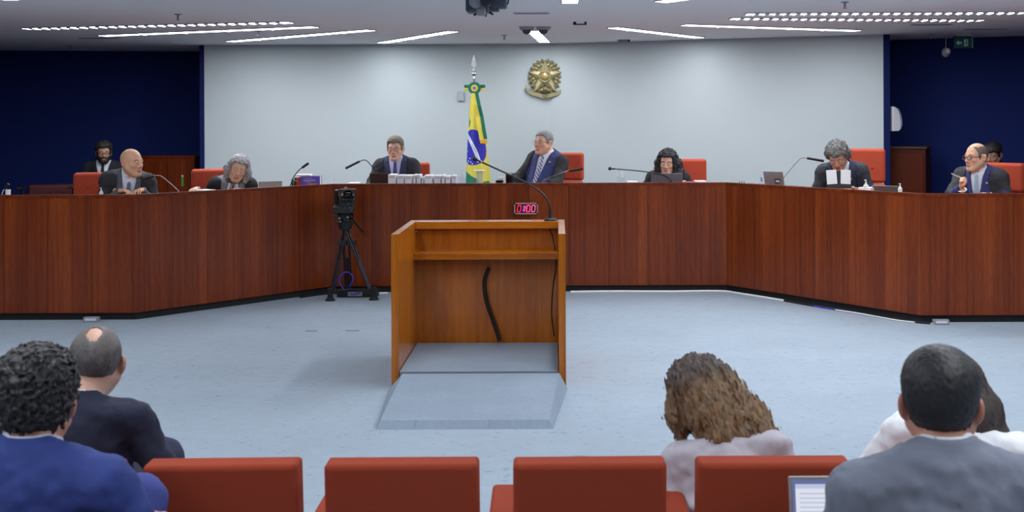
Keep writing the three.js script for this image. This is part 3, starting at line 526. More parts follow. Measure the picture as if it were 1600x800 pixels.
  part('ribbon_fringe', box(0.09, 0.045, 0.012, at(757, 222, 14.3).x - fp.x, yv(221), 0.152), std(0xd9a012, 0.6), o);
}
// ---------- emblem ----------
{
  const c = at(851.5, 124, 14.9), zc = -14.97 + 0.0, o = base('wall_emblem', [c.x, c.y, zc]); tag(o, 'gilded relief coat of arms with star and wreath on the white wall', 'emblem');
  const gold = std(0xa29a72, 0.45, { metalness: 0.4 }), goldD = std(0x857c56, 0.5, { metalness: 0.4 });
  part('back_plate', cyl(0.215, 0.2, 0.02, 0, 0, 0, 40).rotateX(Math.PI / 2).scale(1, 1.06, 1).translate(0, 0.035, 0), goldD, o);
  const leaf = new THREE.SphereGeometry(1, 8, 6);
  for (let k = 0; k < 2; k++) for (let i = 0; i < 22; i++) { const a = -Math.PI / 2 + (i + 0.5 + k * 0.5) / 22 * Math.PI * 2, r = 0.205 - k * 0.045; if (Math.sin(a) < -0.93) continue;
    const g = leaf.clone().scale(0.036 - k * 0.006, 0.019, 0.012).rotateZ(a + 0.5 * (Math.cos(a) > 0 ? -1 : 1)).translate(Math.cos(a) * r, 0.035 + Math.sin(a) * r * 1.07, 0.02 + k * 0.008); part('leaf', g, k ? gold : goldD, o); }
  const star = (R, r, h, m, rot = 0) => { const t = []; for (let i = 0; i < 10; i++) { const a = Math.PI / 2 + i * Math.PI / 5 + rot, b = a + Math.PI / 5, ra = i % 2 ? r : R, rb = i % 2 ? R : r; t.push(0, 0, h, Math.cos(a) * ra, Math.sin(a) * ra, 0, Math.cos(b) * rb, Math.sin(b) * rb, 0); } const g = new THREE.BufferGeometry(); g.setAttribute('position', new THREE.Float32BufferAttribute(t, 3)); g.computeVertexNormals(); return g; };
  part('star', star(0.235, 0.1, 0.035, gold).translate(0, 0.03, 0.046), std(0xaea47a, 0.38, { metalness: 0.45 }), o);
  part('disc_ring', new THREE.TorusGeometry(0.072, 0.011, 10, 36).translate(0, 0.04, 0.072), gold, o);
  part('disc', sph(0.062, 0, 0.04, 0.07, 1, 1, 0.45), std(0xb8a468, 0.32, { metalness: 0.55 }), o);
  for (let i = 0; i < 16; i++) { const a = i / 16 * Math.PI * 2; part('bead', sph(0.008, Math.cos(a) * 0.088, 0.04 + Math.sin(a) * 0.088, 0.07), gold, o); }
  for (const s of [-1, 1]) { const sh = []; const outer = [], inner = []; for (let i = 0; i <= 14; i++) { const t = i / 14, x = s * (0.035 + t * 0.235), y = -0.255 + 0.13 * t * t + 0.012 * Math.sin(t * 6); outer.push([x, y - 0.022]); inner.push([x, y + 0.028]); }
    outer.push([s * 0.255, -0.09]); const pts = [...outer, ...inner.reverse()]; const shape = new THREE.Shape((s > 0 ? pts : pts.reverse()).map(p => new THREE.Vector2(...p)));
    part('ribbon', new THREE.ExtrudeGeometry(shape, { depth: 0.014, bevelSize: 0.004, bevelThickness: 0.004, bevelSegments: 1 }).translate(0, 0.02, 0.008), gold, o); }
  part('ribbon_knot', [box(0.05, 0.05, 0.03, 0, -0.23, 0.02, 0.01), box(0.02, 0.045, 0.025, -0.02, -0.255, 0.02, 0.006), box(0.02, 0.045, 0.025, 0.02, -0.255, 0.02, 0.006)], goldD, o);
  for (const s of [-1, 1]) part('sword_blade', bar(V(-s * 0.16, -0.17, 0.03), V(s * 0.05, 0.0, 0.045), 0.009, 0.012, 6), gold, o);
  part('lower_garland', [-2, -1, 0, 1, 2].map(i => sph(0.035, i * 0.05, -0.135 - (i % 2 ? 0.012 : 0), 0.025, 1, 0.8, 0.5)), goldD, o);
}
{ const p = at(720, 150.5, 14.97), o = base('wall_plate', [p.x, p.y - 0.07, -14.985]); tag(o, 'small grey blank plate on the white wall left of the flag', 'wall plate'); part('plate', box(0.088, 0.135, 0.018, 0, 0.07, 0.009, 0.004), std(0xa3aaab, 0.6), o); part('rim', box(0.07, 0.112, 0.006, 0, 0.07, 0.019, 0.002), std(0xb0b7b8, 0.6), o); }

// ---------- furniture and fittings by the blue walls ----------
{ const p = at(271, 246, 15.6), o = base('wooden_cabinet', [p.x, DAIS, -15.6]); tag(o, 'dark wooden cabinet before the left blue wall', 'cabinet');
  const h = p.y - DAIS, w = 0.76; part('body', box(w, h, 0.45, 0, h / 2, 0, 0.006), M.woodDark, o); part('top', box(w + 0.02, 0.03, 0.47, 0, h + 0.0151, 0, 0.006), M.woodRed[2], o);
  part('door', box(w * 0.47, h - 0.08, 0.018, -w * 0.245, h / 2, 0.234, 0.003), M.woodRed[2], o); part('door', box(w * 0.47, h - 0.08, 0.018, w * 0.245, h / 2, 0.234, 0.003), M.woodRed[0], o);
  part('green_sticker', box(0.03, 0.13, 0.004, w * 0.28, h * 0.66, 0.245, 0.001), std(0x4f9a3c, 0.5), o);
  part('white_dot', sph(0.014, w * 0.28, h * 0.66 + 0.08, 0.247, 1, 1, 0.4), M.offwhite, o); }
{ const p = at(1429, 233, 13.6), o = base('wooden_counter', [p.x - 0.02, DAIS, -13.9], -0.45); tag(o, 'tall dark wooden counter before the right blue wall', 'cabinet');
  const h = p.y - DAIS, w = 0.56; part('body', box(w, h, 0.5, 0, h / 2, 0, 0.006), phy(0x4a1c0c, 0.5, { specularIntensity: 0.3 }), o); part('top', box(w + 0.03, 0.03, 0.53, 0, h + 0.0151, 0, 0.006), std(0x3a2016, 0.45), o); part('panel', box(w - 0.06, h - 0.12, 0.012, 0, h / 2, 0.254, 0.002), phy(0x52200e, 0.5, { specularIntensity: 0.3 }), o); }
{ const o = base('soap_dispenser', [wr.x + 0.098, at(1392, 204, 13.5).y, wr.z - 0.05], 0.12); tag(o, 'white wall dispenser on the edge of the right blue wall', 'dispenser');
  const prof = new THREE.Shape([[0, 0], [0.075, 0], [0.1, 0.02], [0.105, 0.1], [0.09, 0.19], [0.06, 0.255], [0.03, 0.285], [0, 0.29]].map(p => new THREE.Vector2(...p)));
  part('casing', new THREE.ExtrudeGeometry(prof, { depth: 0.13, bevelSize: 0.008, bevelThickness: 0.008, bevelSegments: 2 }).scale(0.85, 1, 1).translate(0.01, 0, -0.06), M.plastic, o);
  part('cover', new THREE.ExtrudeGeometry(new THREE.Shape([[0.05, 0], [0.095, 0.012], [0.118, 0.06], [0.116, 0.13], [0.1, 0.2], [0.07, 0.265], [0.045, 0.28], [0.08, 0.2], [0.09, 0.1], [0.075, 0.03]].map(p => new THREE.Vector2(...p))), { depth: 0.14, bevelEnabled: false }).scale(0.95, 1, 1).translate(0.012, 0.004, -0.065), M.greyPlastic, o); }
{ const p = at(1478, 82, 13.5), o = base('hanging_sensor', [p.x, p.y, -13.5]); tag(o, 'grey ball-shaped device hanging on a rod near the exit sign', 'sensor');
  part('rod', cyl(0.006, 0.006, CEIL - p.y - 0.003, 0, 0, 0, 8), M.greyPlastic, o); part('ball', sph(0.05, 0, 0, 0, 1, 1.2, 1), M.greyPlastic, o); part('face', sph(0.036, 0.012, 0.012, 0.024, 1, 1.1, 0.9), M.plastic, o); part('canopy', cyl(0.025, 0.025, 0.012, 0, CEIL - p.y - 0.0125, 0, 16), M.plastic, o); }
{ const p = at(1504.5, 75, 13.6), W = 0.225, H = CEIL - p.y - 0.022, o = base('exit_sign', [p.x, p.y, -13.6], 0); tag(o, 'green exit sign with a white arrow and a running figure', 'sign');
  const tex = canvasTex(256, 160, (c, w, h) => { c.fillStyle = '#0c5f55'; c.fillRect(0, 0, w, h); c.fillStyle = '#dfeee8'; c.beginPath(); [[20, 92], [62, 52], [62, 78], [104, 78], [104, 106], [62, 106], [62, 132]].forEach(([x, y], i) => i ? c.lineTo(x, y) : c.moveTo(x, y)); c.fill();
    c.fillRect(140, 42, 60, 96); c.fillStyle = '#0c5f55'; c.beginPath(); c.arc(178, 58, 9, 0, 7); c.fill(); c.lineWidth = 11; c.strokeStyle = '#0c5f55'; c.beginPath(); c.moveTo(174, 70); c.lineTo(166, 98); c.lineTo(150, 112); c.moveTo(168, 96); c.lineTo(186, 110); c.lineTo(184, 132); c.moveTo(172, 76); c.lineTo(194, 88); c.stroke(); });
  part('panel', box(W, H, 0.02, 0, H / 2, 0), std(0x0c5f55, 0.4), o);
  const f = new THREE.PlaneGeometry(W - 0.01, H - 0.008).translate(0, H / 2, 0.0112); part('pictogram', f, std(0xffffff, 0.4, { map: tex }), o); part('mount', box(W * 0.9, 0.02, 0.05, 0, H + 0.0105, 0), M.plastic, o); part('edge', box(0.008, H, 0.024, W / 2 + 0.004, H / 2, 0), M.plastic, o); }

// ---------- ceiling fittings ----------
{ const p = at(760, 22, 9.3), o = base('hanging_camera', [p.x, p.y, -9.3]); tag(o, 'dark camera cluster hanging from the ceiling at the top edge', 'camera');
  const dm = std(0x414b5c, 0.5), dk = std(0x1c2330, 0.4), h = CEIL - p.y;
  part('housing', box(0.2, 0.15, 0.22, -0.07, 0.085, 0, 0.02), dm, o); part('barrel', cyl(0.045, 0.05, 0.2, 0, 0, 0).rotateX(Math.PI / 2).translate(-0.08, 0.08, 0.05), M.greyPlastic, o);
  part('second_barrel', cyl(0.04, 0.045, 0.22, 0, 0, 0).rotateX(Math.PI / 2).translate(0.01, 0.08, 0.06), dk, o); part('side_arm', [box(0.15, 0.09, 0.14, 0.1, 0.09, 0, 0.02), box(0.1, 0.03, 0.1, 0.06, 0.035, 0, 0.01)], dm, o);
  part('bracket', box(0.08, 0.1, 0.08, -0.04, 0.03, 0.08, 0.01), M.greyPlastic, o); part('stem', cyl(0.03, 0.03, Math.max(0.02, h - 0.16), -0.02, 0.155, 0), M.plastic, o); part('cable', tube([V(0.15, 0.06, 0), V(0.185, 0.09, 0.02), V(0.185, 0.13, 0.02), V(0.15, 0.15, 0)], 0.006), dk, o);
  part('clip', [bar(V(-0.06, 0.005, 0.08), V(-0.1, -0.02, 0.1), 0.009), bar(V(0.0, 0.005, 0.08), V(0.0, -0.03, 0.08), 0.009), bar(V(0.03, 0.01, 0.05), V(0.06, -0.01, 0.06), 0.009)], dk, o); }
for (const [px, l] of [[823, 'left'], [849, 'right']]) { const p = ceilAt(px, 42), o = base('dome_camera', [p.x, CEIL, p.z]); tag(o, 'dark dome camera on the ceiling above the emblem, ' + l + ' of the pair', 'dome camera', 'dome cameras');
  part('collar', cyl(0.07, 0.09, 0.035, 0, -0.0355, 0), std(0x9ca1aa, 0.6), o); part('dome', new THREE.SphereGeometry(0.052, 20, 10, 0, Math.PI * 2, Math.PI / 2, Math.PI / 2).translate(0, -0.035, 0), std(0x454b57, 0.25), o); }
{ const p = ceilAt(906, 34), o = base('track_spot', [p.x, CEIL, p.z]); tag(o, 'small black rail fitting on the ceiling right of the dome cameras', 'rail'); part('rail', box(0.14, 0.012, 0.012, 0, -0.028, 0), M.black, o); part('end', [cyl(0.02, 0.015, 0.028, -0.055, -0.0285, 0), cyl(0.012, 0.012, 0.028, 0.06, -0.0285, 0)], M.black, o); }
{ const p = ceilAt(975, 62), o = base('ceiling_box', [p.x, CEIL, p.z]); tag(o, 'small grey box under the ceiling at the top of the wall', 'sensor'); part('casing', box(0.16, 0.035, 0.06, 0, -0.018, 0, 0.005), M.greyPlastic, o); part('lens', sph(0.013, 0.06, -0.02, 0.031), M.black, o); }
for (const [px, py, l] of [[278, 22, 'over the far left light'], [110, 72, 'over the left blue wall'], [403, 48, 'between the left lights'], [788, 55, 'left of the emblem light'], [1320, 3, 'at the top right'], [1455, 53, 'beside the right blue wall']]) { const p = ceilAt(px, py), o = base('sprinkler', [p.x, CEIL, p.z]); tag(o, 'small sprinkler head on the ceiling ' + l, 'sprinkler', 'sprinklers');
  part('rose', cyl(0.035, 0.035, 0.006, 0, -0.0065, 0, 16), M.greyPlastic, o); part('stem', cyl(0.008, 0.012, 0.05, 0, -0.055, 0, 10), M.greyPlastic, o); part('deflector', cyl(0.02, 0.02, 0.004, 0, -0.059, 0, 12), M.greyPlastic, o); }
for (const [px, py, w, l] of [[155, 59, 0.5, 'near the left blue wall'], [1540, 45, 0.5, 'near the exit sign'], [1455, 38, 0.45, 'at the right, above the hanging sensor'], [830, 20, 0.35, 'above the dome cameras']]) { const p = ceilAt(px, py), o = base('ceiling_vent', [p.x, CEIL, p.z]); tag(o, 'slim grey slot vent in the ceiling ' + l, 'vent', 'ceiling slot vents'); part('frame', box(w, 0.008, 0.07, 0, -0.0045, 0), std(0xaab0b8, 0.6), o); part('slot', box(w - 0.03, 0.004, 0.03, 0, -0.0095, 0), std(0x60656d, 0.7), o); }

// ---------- people: distance fields meshed into continuous figures ----------
const clamp = (x, a, b) => x < a ? a : x > b ? b : x, mixn = (a, b, t) => a + (b - a) * t, sstep = (a, b, x) => { const t = clamp((x - a) / (b - a), 0, 1); return t * t * (3 - 2 * t); };
const smin = (a, b, k) => { const h = Math.max(k - Math.abs(a - b), 0) / k; return Math.min(a, b) - h * h * k * 0.25; };
const smax = (a, b, k) => -smin(-a, -b, k);
function cone(a, b, ra, rb) { const ax = a.x, ay = a.y, az = a.z, bx = b.x - ax, by = b.y - ay, bz = b.z - az, L = bx * bx + by * by + bz * bz || 1e-9;
  return (x, y, z) => { const px = x - ax, py = y - ay, pz = z - az, t = clamp((px * bx + py * by + pz * bz) / L, 0, 1), dx = px - bx * t, dy = py - by * t, dz = pz - bz * t; return Math.sqrt(dx * dx + dy * dy + dz * dz) - (ra + (rb - ra) * t); }; }
function ell(cx, cy, cz, rx, ry, rz) { return (x, y, z) => { const a = (x - cx) / rx, b = (y - cy) / ry, c = (z - cz) / rz, k0 = Math.sqrt(a * a + b * b + c * c), k1 = Math.sqrt(a * a / rx / rx + b * b / ry / ry + c * c / rz / rz); return k1 < 1e-9 ? -Math.min(rx, ry, rz) : k0 * (k0 - 1) / k1; }; }
function surface(f, lo, hi, h, colorFn) {
  const nx = Math.ceil((hi.x - lo.x) / h) + 1, ny = Math.ceil((hi.y - lo.y) / h) + 1, nz = Math.ceil((hi.z - lo.z) / h) + 1, B = 6;
  const val = new Float32Array(nx * ny * nz), id = (i, j, k) => (k * ny + j) * nx + i, R = Math.sqrt(3) * B * h * 0.5 * 1.5 + h;
  for (let k0 = 0; k0 < nz; k0 += B) for (let j0 = 0; j0 < ny; j0 += B) for (let i0 = 0; i0 < nx; i0 += B) {
    const c = f(lo.x + (i0 + (B - 1) / 2) * h, lo.y + (j0 + (B - 1) / 2) * h, lo.z + (k0 + (B - 1) / 2) * h), far = Math.abs(c) > R;
    for (let k = k0; k < Math.min(k0 + B, nz); k++) for (let j = j0; j < Math.min(j0 + B, ny); j++) for (let i = i0; i < Math.min(i0 + B, nx); i++)
      val[id(i, j, k)] = (i === 0 || j === 0 || k === 0 || i === nx - 1 || j === ny - 1 || k === nz - 1) ? Math.max(0.001, far ? c : f(lo.x + i * h, lo.y + j * h, lo.z + k * h)) : far ? c : f(lo.x + i * h, lo.y + j * h, lo.z + k * h);
  }
  const vid = new Int32Array(nx * ny * nz).fill(-1), pos = [], idx = [];
  const E = [[0, 1], [2, 3], [4, 5], [6, 7], [0, 2], [1, 3], [4, 6], [5, 7], [0, 4], [1, 5], [2, 6], [3, 7]], c8 = new Float32Array(8);
  for (let k = 0; k < nz - 1; k++) for (let j = 0; j < ny - 1; j++) for (let i = 0; i < nx - 1; i++) {
    let m = 0; for (let c = 0; c < 8; c++) { const v = val[id(i + (c & 1), j + (c >> 1 & 1), k + (c >> 2))]; c8[c] = v; if (v < 0) m |= 1 << c; }
    if (m === 0 || m === 255) continue;
    let sx = 0, sy = 0, sz = 0, n = 0;
    for (const [a, b] of E) { if ((c8[a] < 0) === (c8[b] < 0)) continue; const t = c8[a] / (c8[a] - c8[b]); sx += mixn(a & 1, b & 1, t); sy += mixn(a >> 1 & 1, b >> 1 & 1, t); sz += mixn(a >> 2, b >> 2, t); n++; }
    vid[id(i, j, k)] = pos.length / 3; pos.push(lo.x + (i + sx / n) * h, lo.y + (j + sy / n) * h, lo.z + (k + sz / n) * h);
  }
  const quad = (a, b, c, d, flip) => { if (a < 0 || b < 0 || c < 0 || d < 0) return; flip ? idx.push(a, c, b, a, d, c) : idx.push(a, b, c, a, c, d); };
  for (let k = 1; k < nz - 1; k++) for (let j = 1; j < ny - 1; j++) for (let i = 1; i < nx - 1; i++) {
    const s = val[id(i, j, k)] < 0;
    if (s !== val[id(i + 1, j, k)] < 0) quad(vid[id(i, j - 1, k - 1)], vid[id(i, j, k - 1)], vid[id(i, j, k)], vid[id(i, j - 1, k)], !s);
    if (s !== val[id(i, j + 1, k)] < 0) quad(vid[id(i - 1, j, k - 1)], vid[id(i - 1, j, k)], vid[id(i, j, k)], vid[id(i, j, k - 1)], !s);
    if (s !== val[id(i, j, k + 1)] < 0) quad(vid[id(i - 1, j - 1, k)], vid[id(i, j - 1, k)], vid[id(i, j, k)], vid[id(i - 1, j, k)], !s);
  }
  const g = new THREE.BufferGeometry(); g.setAttribute('position', new THREE.Float32BufferAttribute(pos, 3)); g.setIndex(idx); g.computeVertexNormals();
  const col = new Float32Array(pos.length); for (let i = 0; i < pos.length; i += 3) { const c = colorFn ? colorFn(pos[i], pos[i + 1], pos[i + 2]) : [1, 1, 1]; col.set(c, i); }
  g.setAttribute('color', new THREE.BufferAttribute(col, 3));
  return g;
}
const lin = h => { const c = new THREE.Color(h); return [c.r, c.g, c.b]; };
const lerp3 = (a, b, t) => [mixn(a[0], b[0], t), mixn(a[1], b[1], t), mixn(a[2], b[2], t)];
const vmat = (rough, o = {}) => new THREE.MeshPhysicalMaterial({ color: 0xffffff, vertexColors: true, roughness: rough, ...o });
const skinMat = vmat(0.5, { sheen: 0.15 }), hairMat = vmat(0.55), clothMat = vmat(0.85), eyeMat = vmat(0.15);

function headField(o) {
  const fat = o.fat || 0, P = {};
  const cran = ell(0, 0.035, -0.014, 0.077, 0.09, 0.099), face = ell(0, -0.042, 0.026, 0.06 + fat * 0.012, 0.078, 0.066), chin = cone(V(-0.014, -0.102, 0.066), V(0.014, -0.102, 0.066), 0.017, 0.017);
  const jaw = [cone(V(-0.058 - fat * 0.01, -0.045, -0.0), V(-0.02, -0.1, 0.06), 0.02, 0.016), cone(V(0.058 + fat * 0.01, -0.045, -0.0), V(0.02, -0.1, 0.06), 0.02, 0.016)];
  const brow = cone(V(-0.04, 0.022, 0.07), V(0.04, 0.022, 0.07), 0.014, 0.014), nose = cone(V(0, 0.014, 0.086), V(0, -0.028, 0.105), 0.008, 0.0118);
  const lipU = cone(V(-0.018, -0.064, 0.084), V(0.018, -0.064, 0.084), 0.0075, 0.0075), lipL = cone(V(-0.014, -0.074, 0.083), V(0.014, -0.074, 0.083), 0.0085, 0.0085);
  const neckF = o.neck;
  P.core = (x, y, z) => { const ax = Math.abs(x);
    let d = smin(cran(x, y, z), face(x, y, z), 0.03);
    d = smin(d, chin(x, y, z), 0.03); d = smin(d, x < 0 ? jaw[0](x, y, z) : jaw[1](x, y, z), 0.03); d = smin(d, brow(x, y, z), 0.02);
    return d; };
  P.full = (x, y, z) => { const ax = Math.abs(x); let d = P.core(x, y, z);
    if (z > 0.02 && y < 0.06) {
      d = smin(d, Math.hypot(ax - 0.042, y + 0.02, z - 0.058) - 0.022, 0.02);           // cheekbones
      d = smax(d, -(Math.hypot(ax - 0.031, (y - 0.006) * 1.15, z - 0.1) - 0.0175), 0.014);   // eye sockets
      d = smin(d, nose(x, y, z), 0.012); d = smin(d, Math.hypot(ax - 0.012, y + 0.034, z - 0.096) - 0.009, 0.008);
      d = smin(d, Math.hypot(ax - 0.031, y - 0.006, z - 0.077) - 0.0148, 0.004);        // lids over the eyeball
      d = smax(d, -(Math.hypot(ax - 0.031, (y - (0.003 + (o.lid || 0))) * 2.2, z - 0.094) - 0.0105), 0.003);
      d = smin(d, lipU(x, y, z), 0.006); d = smin(d, lipL(x, y, z), 0.006);
    }
    { const ey = y + 0.004, ez = z + 0.014, eu = ez * 0.97 + ey * 0.2; const ear = Math.hypot((ax - 0.083 - ez * -0.35) / 0.013, ey / 0.034, eu / 0.021) - 1; const de = ear * 0.012; if (de < 0.06) { d = smin(d, de, 0.006); d = smax(d, -(Math.hypot((ax - 0.1 - ez * -0.35) / 0.012, ey / 0.021, (eu - 0.002) / 0.011) - 1) * 0.011, 0.004); } }
    if (neckF) d = smin(d, neckF(x, y, z), 0.03);
    return d; };
  return P;
}
const yline = [[-0.13, -0.075], [-0.05, -0.066], [-0.04, -0.01], [-0.02, 0.036], [0.004, 0.03], [0.012, -0.012], [0.028, -0.008], [0.034, 0.035], [0.055, 0.06], [0.085, 0.074], [0.13, 0.078]];
const hl = (z, lift = 0) => { for (let i = 1; i < yline.length; i++) if (z <= yline[i][0]) { const [a, b] = yline[i - 1], [c, d] = yline[i]; const t = (z - a) / (c - a); return mixn(b, d, clamp(t, 0, 1)) + lift * sstep(0.02, 0.08, z); } return 0.078 + lift; };
function hairGeo(o, core, h) {     // in head space
  const H = o.hair, base3 = lin(H.color), tip = lin(H.tip || H.color), roots = lin(H.root || H.color), t0 = H.thick ?? 0.014, curl = H.curl || 0, freq = H.freq || 60;
  const side = H.side || 0;
  const locks = (H.locks || []).map(l => { const seg = []; for (let i = 0; i < l.p.length - 1; i++) seg.push(cone(V(...l.p[i]), V(...l.p[i + 1]), l.r[i], l.r[i + 1])); return seg; });
  const strand = H.strand ?? 0.0035;
  const f = (x, y, z) => {
    let dc = core(x, y, z); if (dc > 0.14 && !locks.length) return dc - 0.03;
    const up = sstep(0.02, 0.12, y);
    let d = dc - (t0 + (H.top || 0) * up + (H.front || 0) * sstep(0.03, 0.08, z) * up);
    let g = (y + (H.nape || 0) * sstep(-0.03, -0.06, z) - hl(z, H.lift || 0)) + 0.006 * noise(x * 70, y * 30, z * 70);
    g -= (H.temple ?? 0.014) * sstep(0.02, 0.05, Math.abs(x)) * sstep(0.03, 0.07, z);
    d = smax(d, -g * 0.75, 0.008);
    if (H.bald) d = smax(d, -(0.14 * noise(x * 90, y * 40, z * 90) + 0.1 * noise(x * 220, y * 60, z * 220) + Math.hypot((x - 0.005) / H.bald[0], (y - 0.115) / 0.06, (z - H.bald[1]) / H.bald[2]) - 1) * 0.03, 0.004);
    for (const l of locks) for (const s of l) d = smin(d, s(x, y, z), H.lockK || 0.03);
    if (Math.abs(d) < 0.03) {
      if (curl) { const fy = freq * (H.stretch ?? 1); d += curl * noise(x * freq, y * fy, z * freq) + curl * 0.5 * noise(x * freq * 2.1 + 9, y * fy * 2.1, z * freq * 2.1); }
      const s = 150; d += strand * noise(x * s + y * 20, (H.locks ? x : y) * 40 + 3, z * s) * 1.0;
    }
    return d; };
  const lo = V(-0.135, -0.12, -0.15), hi = V(0.135, 0.185, 0.15);
  for (const l of H.locks || []) l.p.forEach((p, i) => { const r = l.r[i] + 0.03; lo.min(V(p[0] - r, p[1] - r, p[2] - r)); hi.max(V(p[0] + r, p[1] + r, p[2] + r)); });
  return surface(f, lo, hi, h, (x, y, z) => { const n = noise(x * 140 + y * 12, y * 16, z * 140) * 0.5 + 0.5, m = noise(x * 30, y * 14, z * 30) * 0.5 + 0.5; let c = lerp3(base3, tip, n * 0.5 + m * 0.5); if (H.root) c = lerp3(c, roots, sstep(0.02, 0.1, y)); return c; });
}
function handField(curl, thumb = 0.5, spread = 1) {   // y along the fingers, palm faces +z, thumb on +x
  const parts = [];
  [[-0.03, 0.062, 0.0078], [-0.0105, 0.072, 0.0086], [0.0105, 0.078, 0.009], [0.031, 0.07, 0.0088]].forEach(([x, L, r], i) => {
    let p = V(x, 0.088 - Math.abs(x - 0.008) * 0.2, 0), a = 0; const seg = [L * 0.45, L * 0.32, L * 0.25];
    for (let s = 0; s < 3; s++) { a += curl * (s === 0 ? 0.8 : 1) * (1 + 0.05 * i); const q = V(p.x + (x > 0 ? 0.1 : -0.1) * seg[s] * spread * (s === 0 ? 1 : 0.4), p.y + Math.cos(a) * seg[s], p.z + Math.sin(a) * seg[s]); parts.push(cone(p, q, r * (1 - s * 0.07), r * (1 - (s + 1) * 0.07))); p = q; }
  });
  const t = [V(0.024, 0.03, 0.008), V(0.046, 0.06, 0.02 + thumb * 0.012), V(0.05 - thumb * 0.01, 0.085, 0.028 + thumb * 0.02), V(0.047 - thumb * 0.016, 0.106, 0.03 + thumb * 0.022)];
  const th = [cone(t[0], t[1], 0.016, 0.0115), cone(t[1], t[2], 0.0108, 0.0098), cone(t[2], t[3], 0.0098, 0.008)];
  const pal = [cone(V(-0.024, 0.085, 0), V(-0.018, 0.02, 0.002), 0.014, 0.016), cone(V(0.026, 0.085, 0), V(0.016, 0.02, 0.002), 0.014, 0.017), cone(V(0, 0.08, 0.001), V(0, 0.02, 0.002), 0.0145, 0.018), cone(V(0, 0.03, 0), V(0, -0.05, 0), 0.021, 0.025)];
  return (x, y, z) => { let d = 9; for (const p of pal) d = smin(d, p(x, y, z), 0.016); let e = 9; for (const p of th) e = smin(e, p(x, y, z), 0.006); d = smin(d, e, 0.008); let f = 9; for (const p of parts) f = Math.min(f, p(x, y, z)); return smin(d, f, 0.006); };
}
function frameFrom(yv, zv, pos, mirror) { const Y = yv.clone().normalize(), X = Y.clone().cross(zv).normalize(), Z = X.clone().cross(Y); const m = new THREE.Matrix4().makeBasis(mirror ? X.negate() : X, Y, Z); m.setPosition(pos); return m; }
function flipTris(g) { const i = g.index.array; for (let k = 0; k < i.length; k += 3) { const t = i[k]; i[k] = i[k + 1]; i[k + 1] = t; } g.computeVertexNormals(); return g; }
function mergeCol(list) { return mergeGeometries(list.map(g => { for (const k of Object.keys(g.attributes)) if (!['position', 'normal', 'color'].includes(k)) g.deleteAttribute(k); return g; })); }

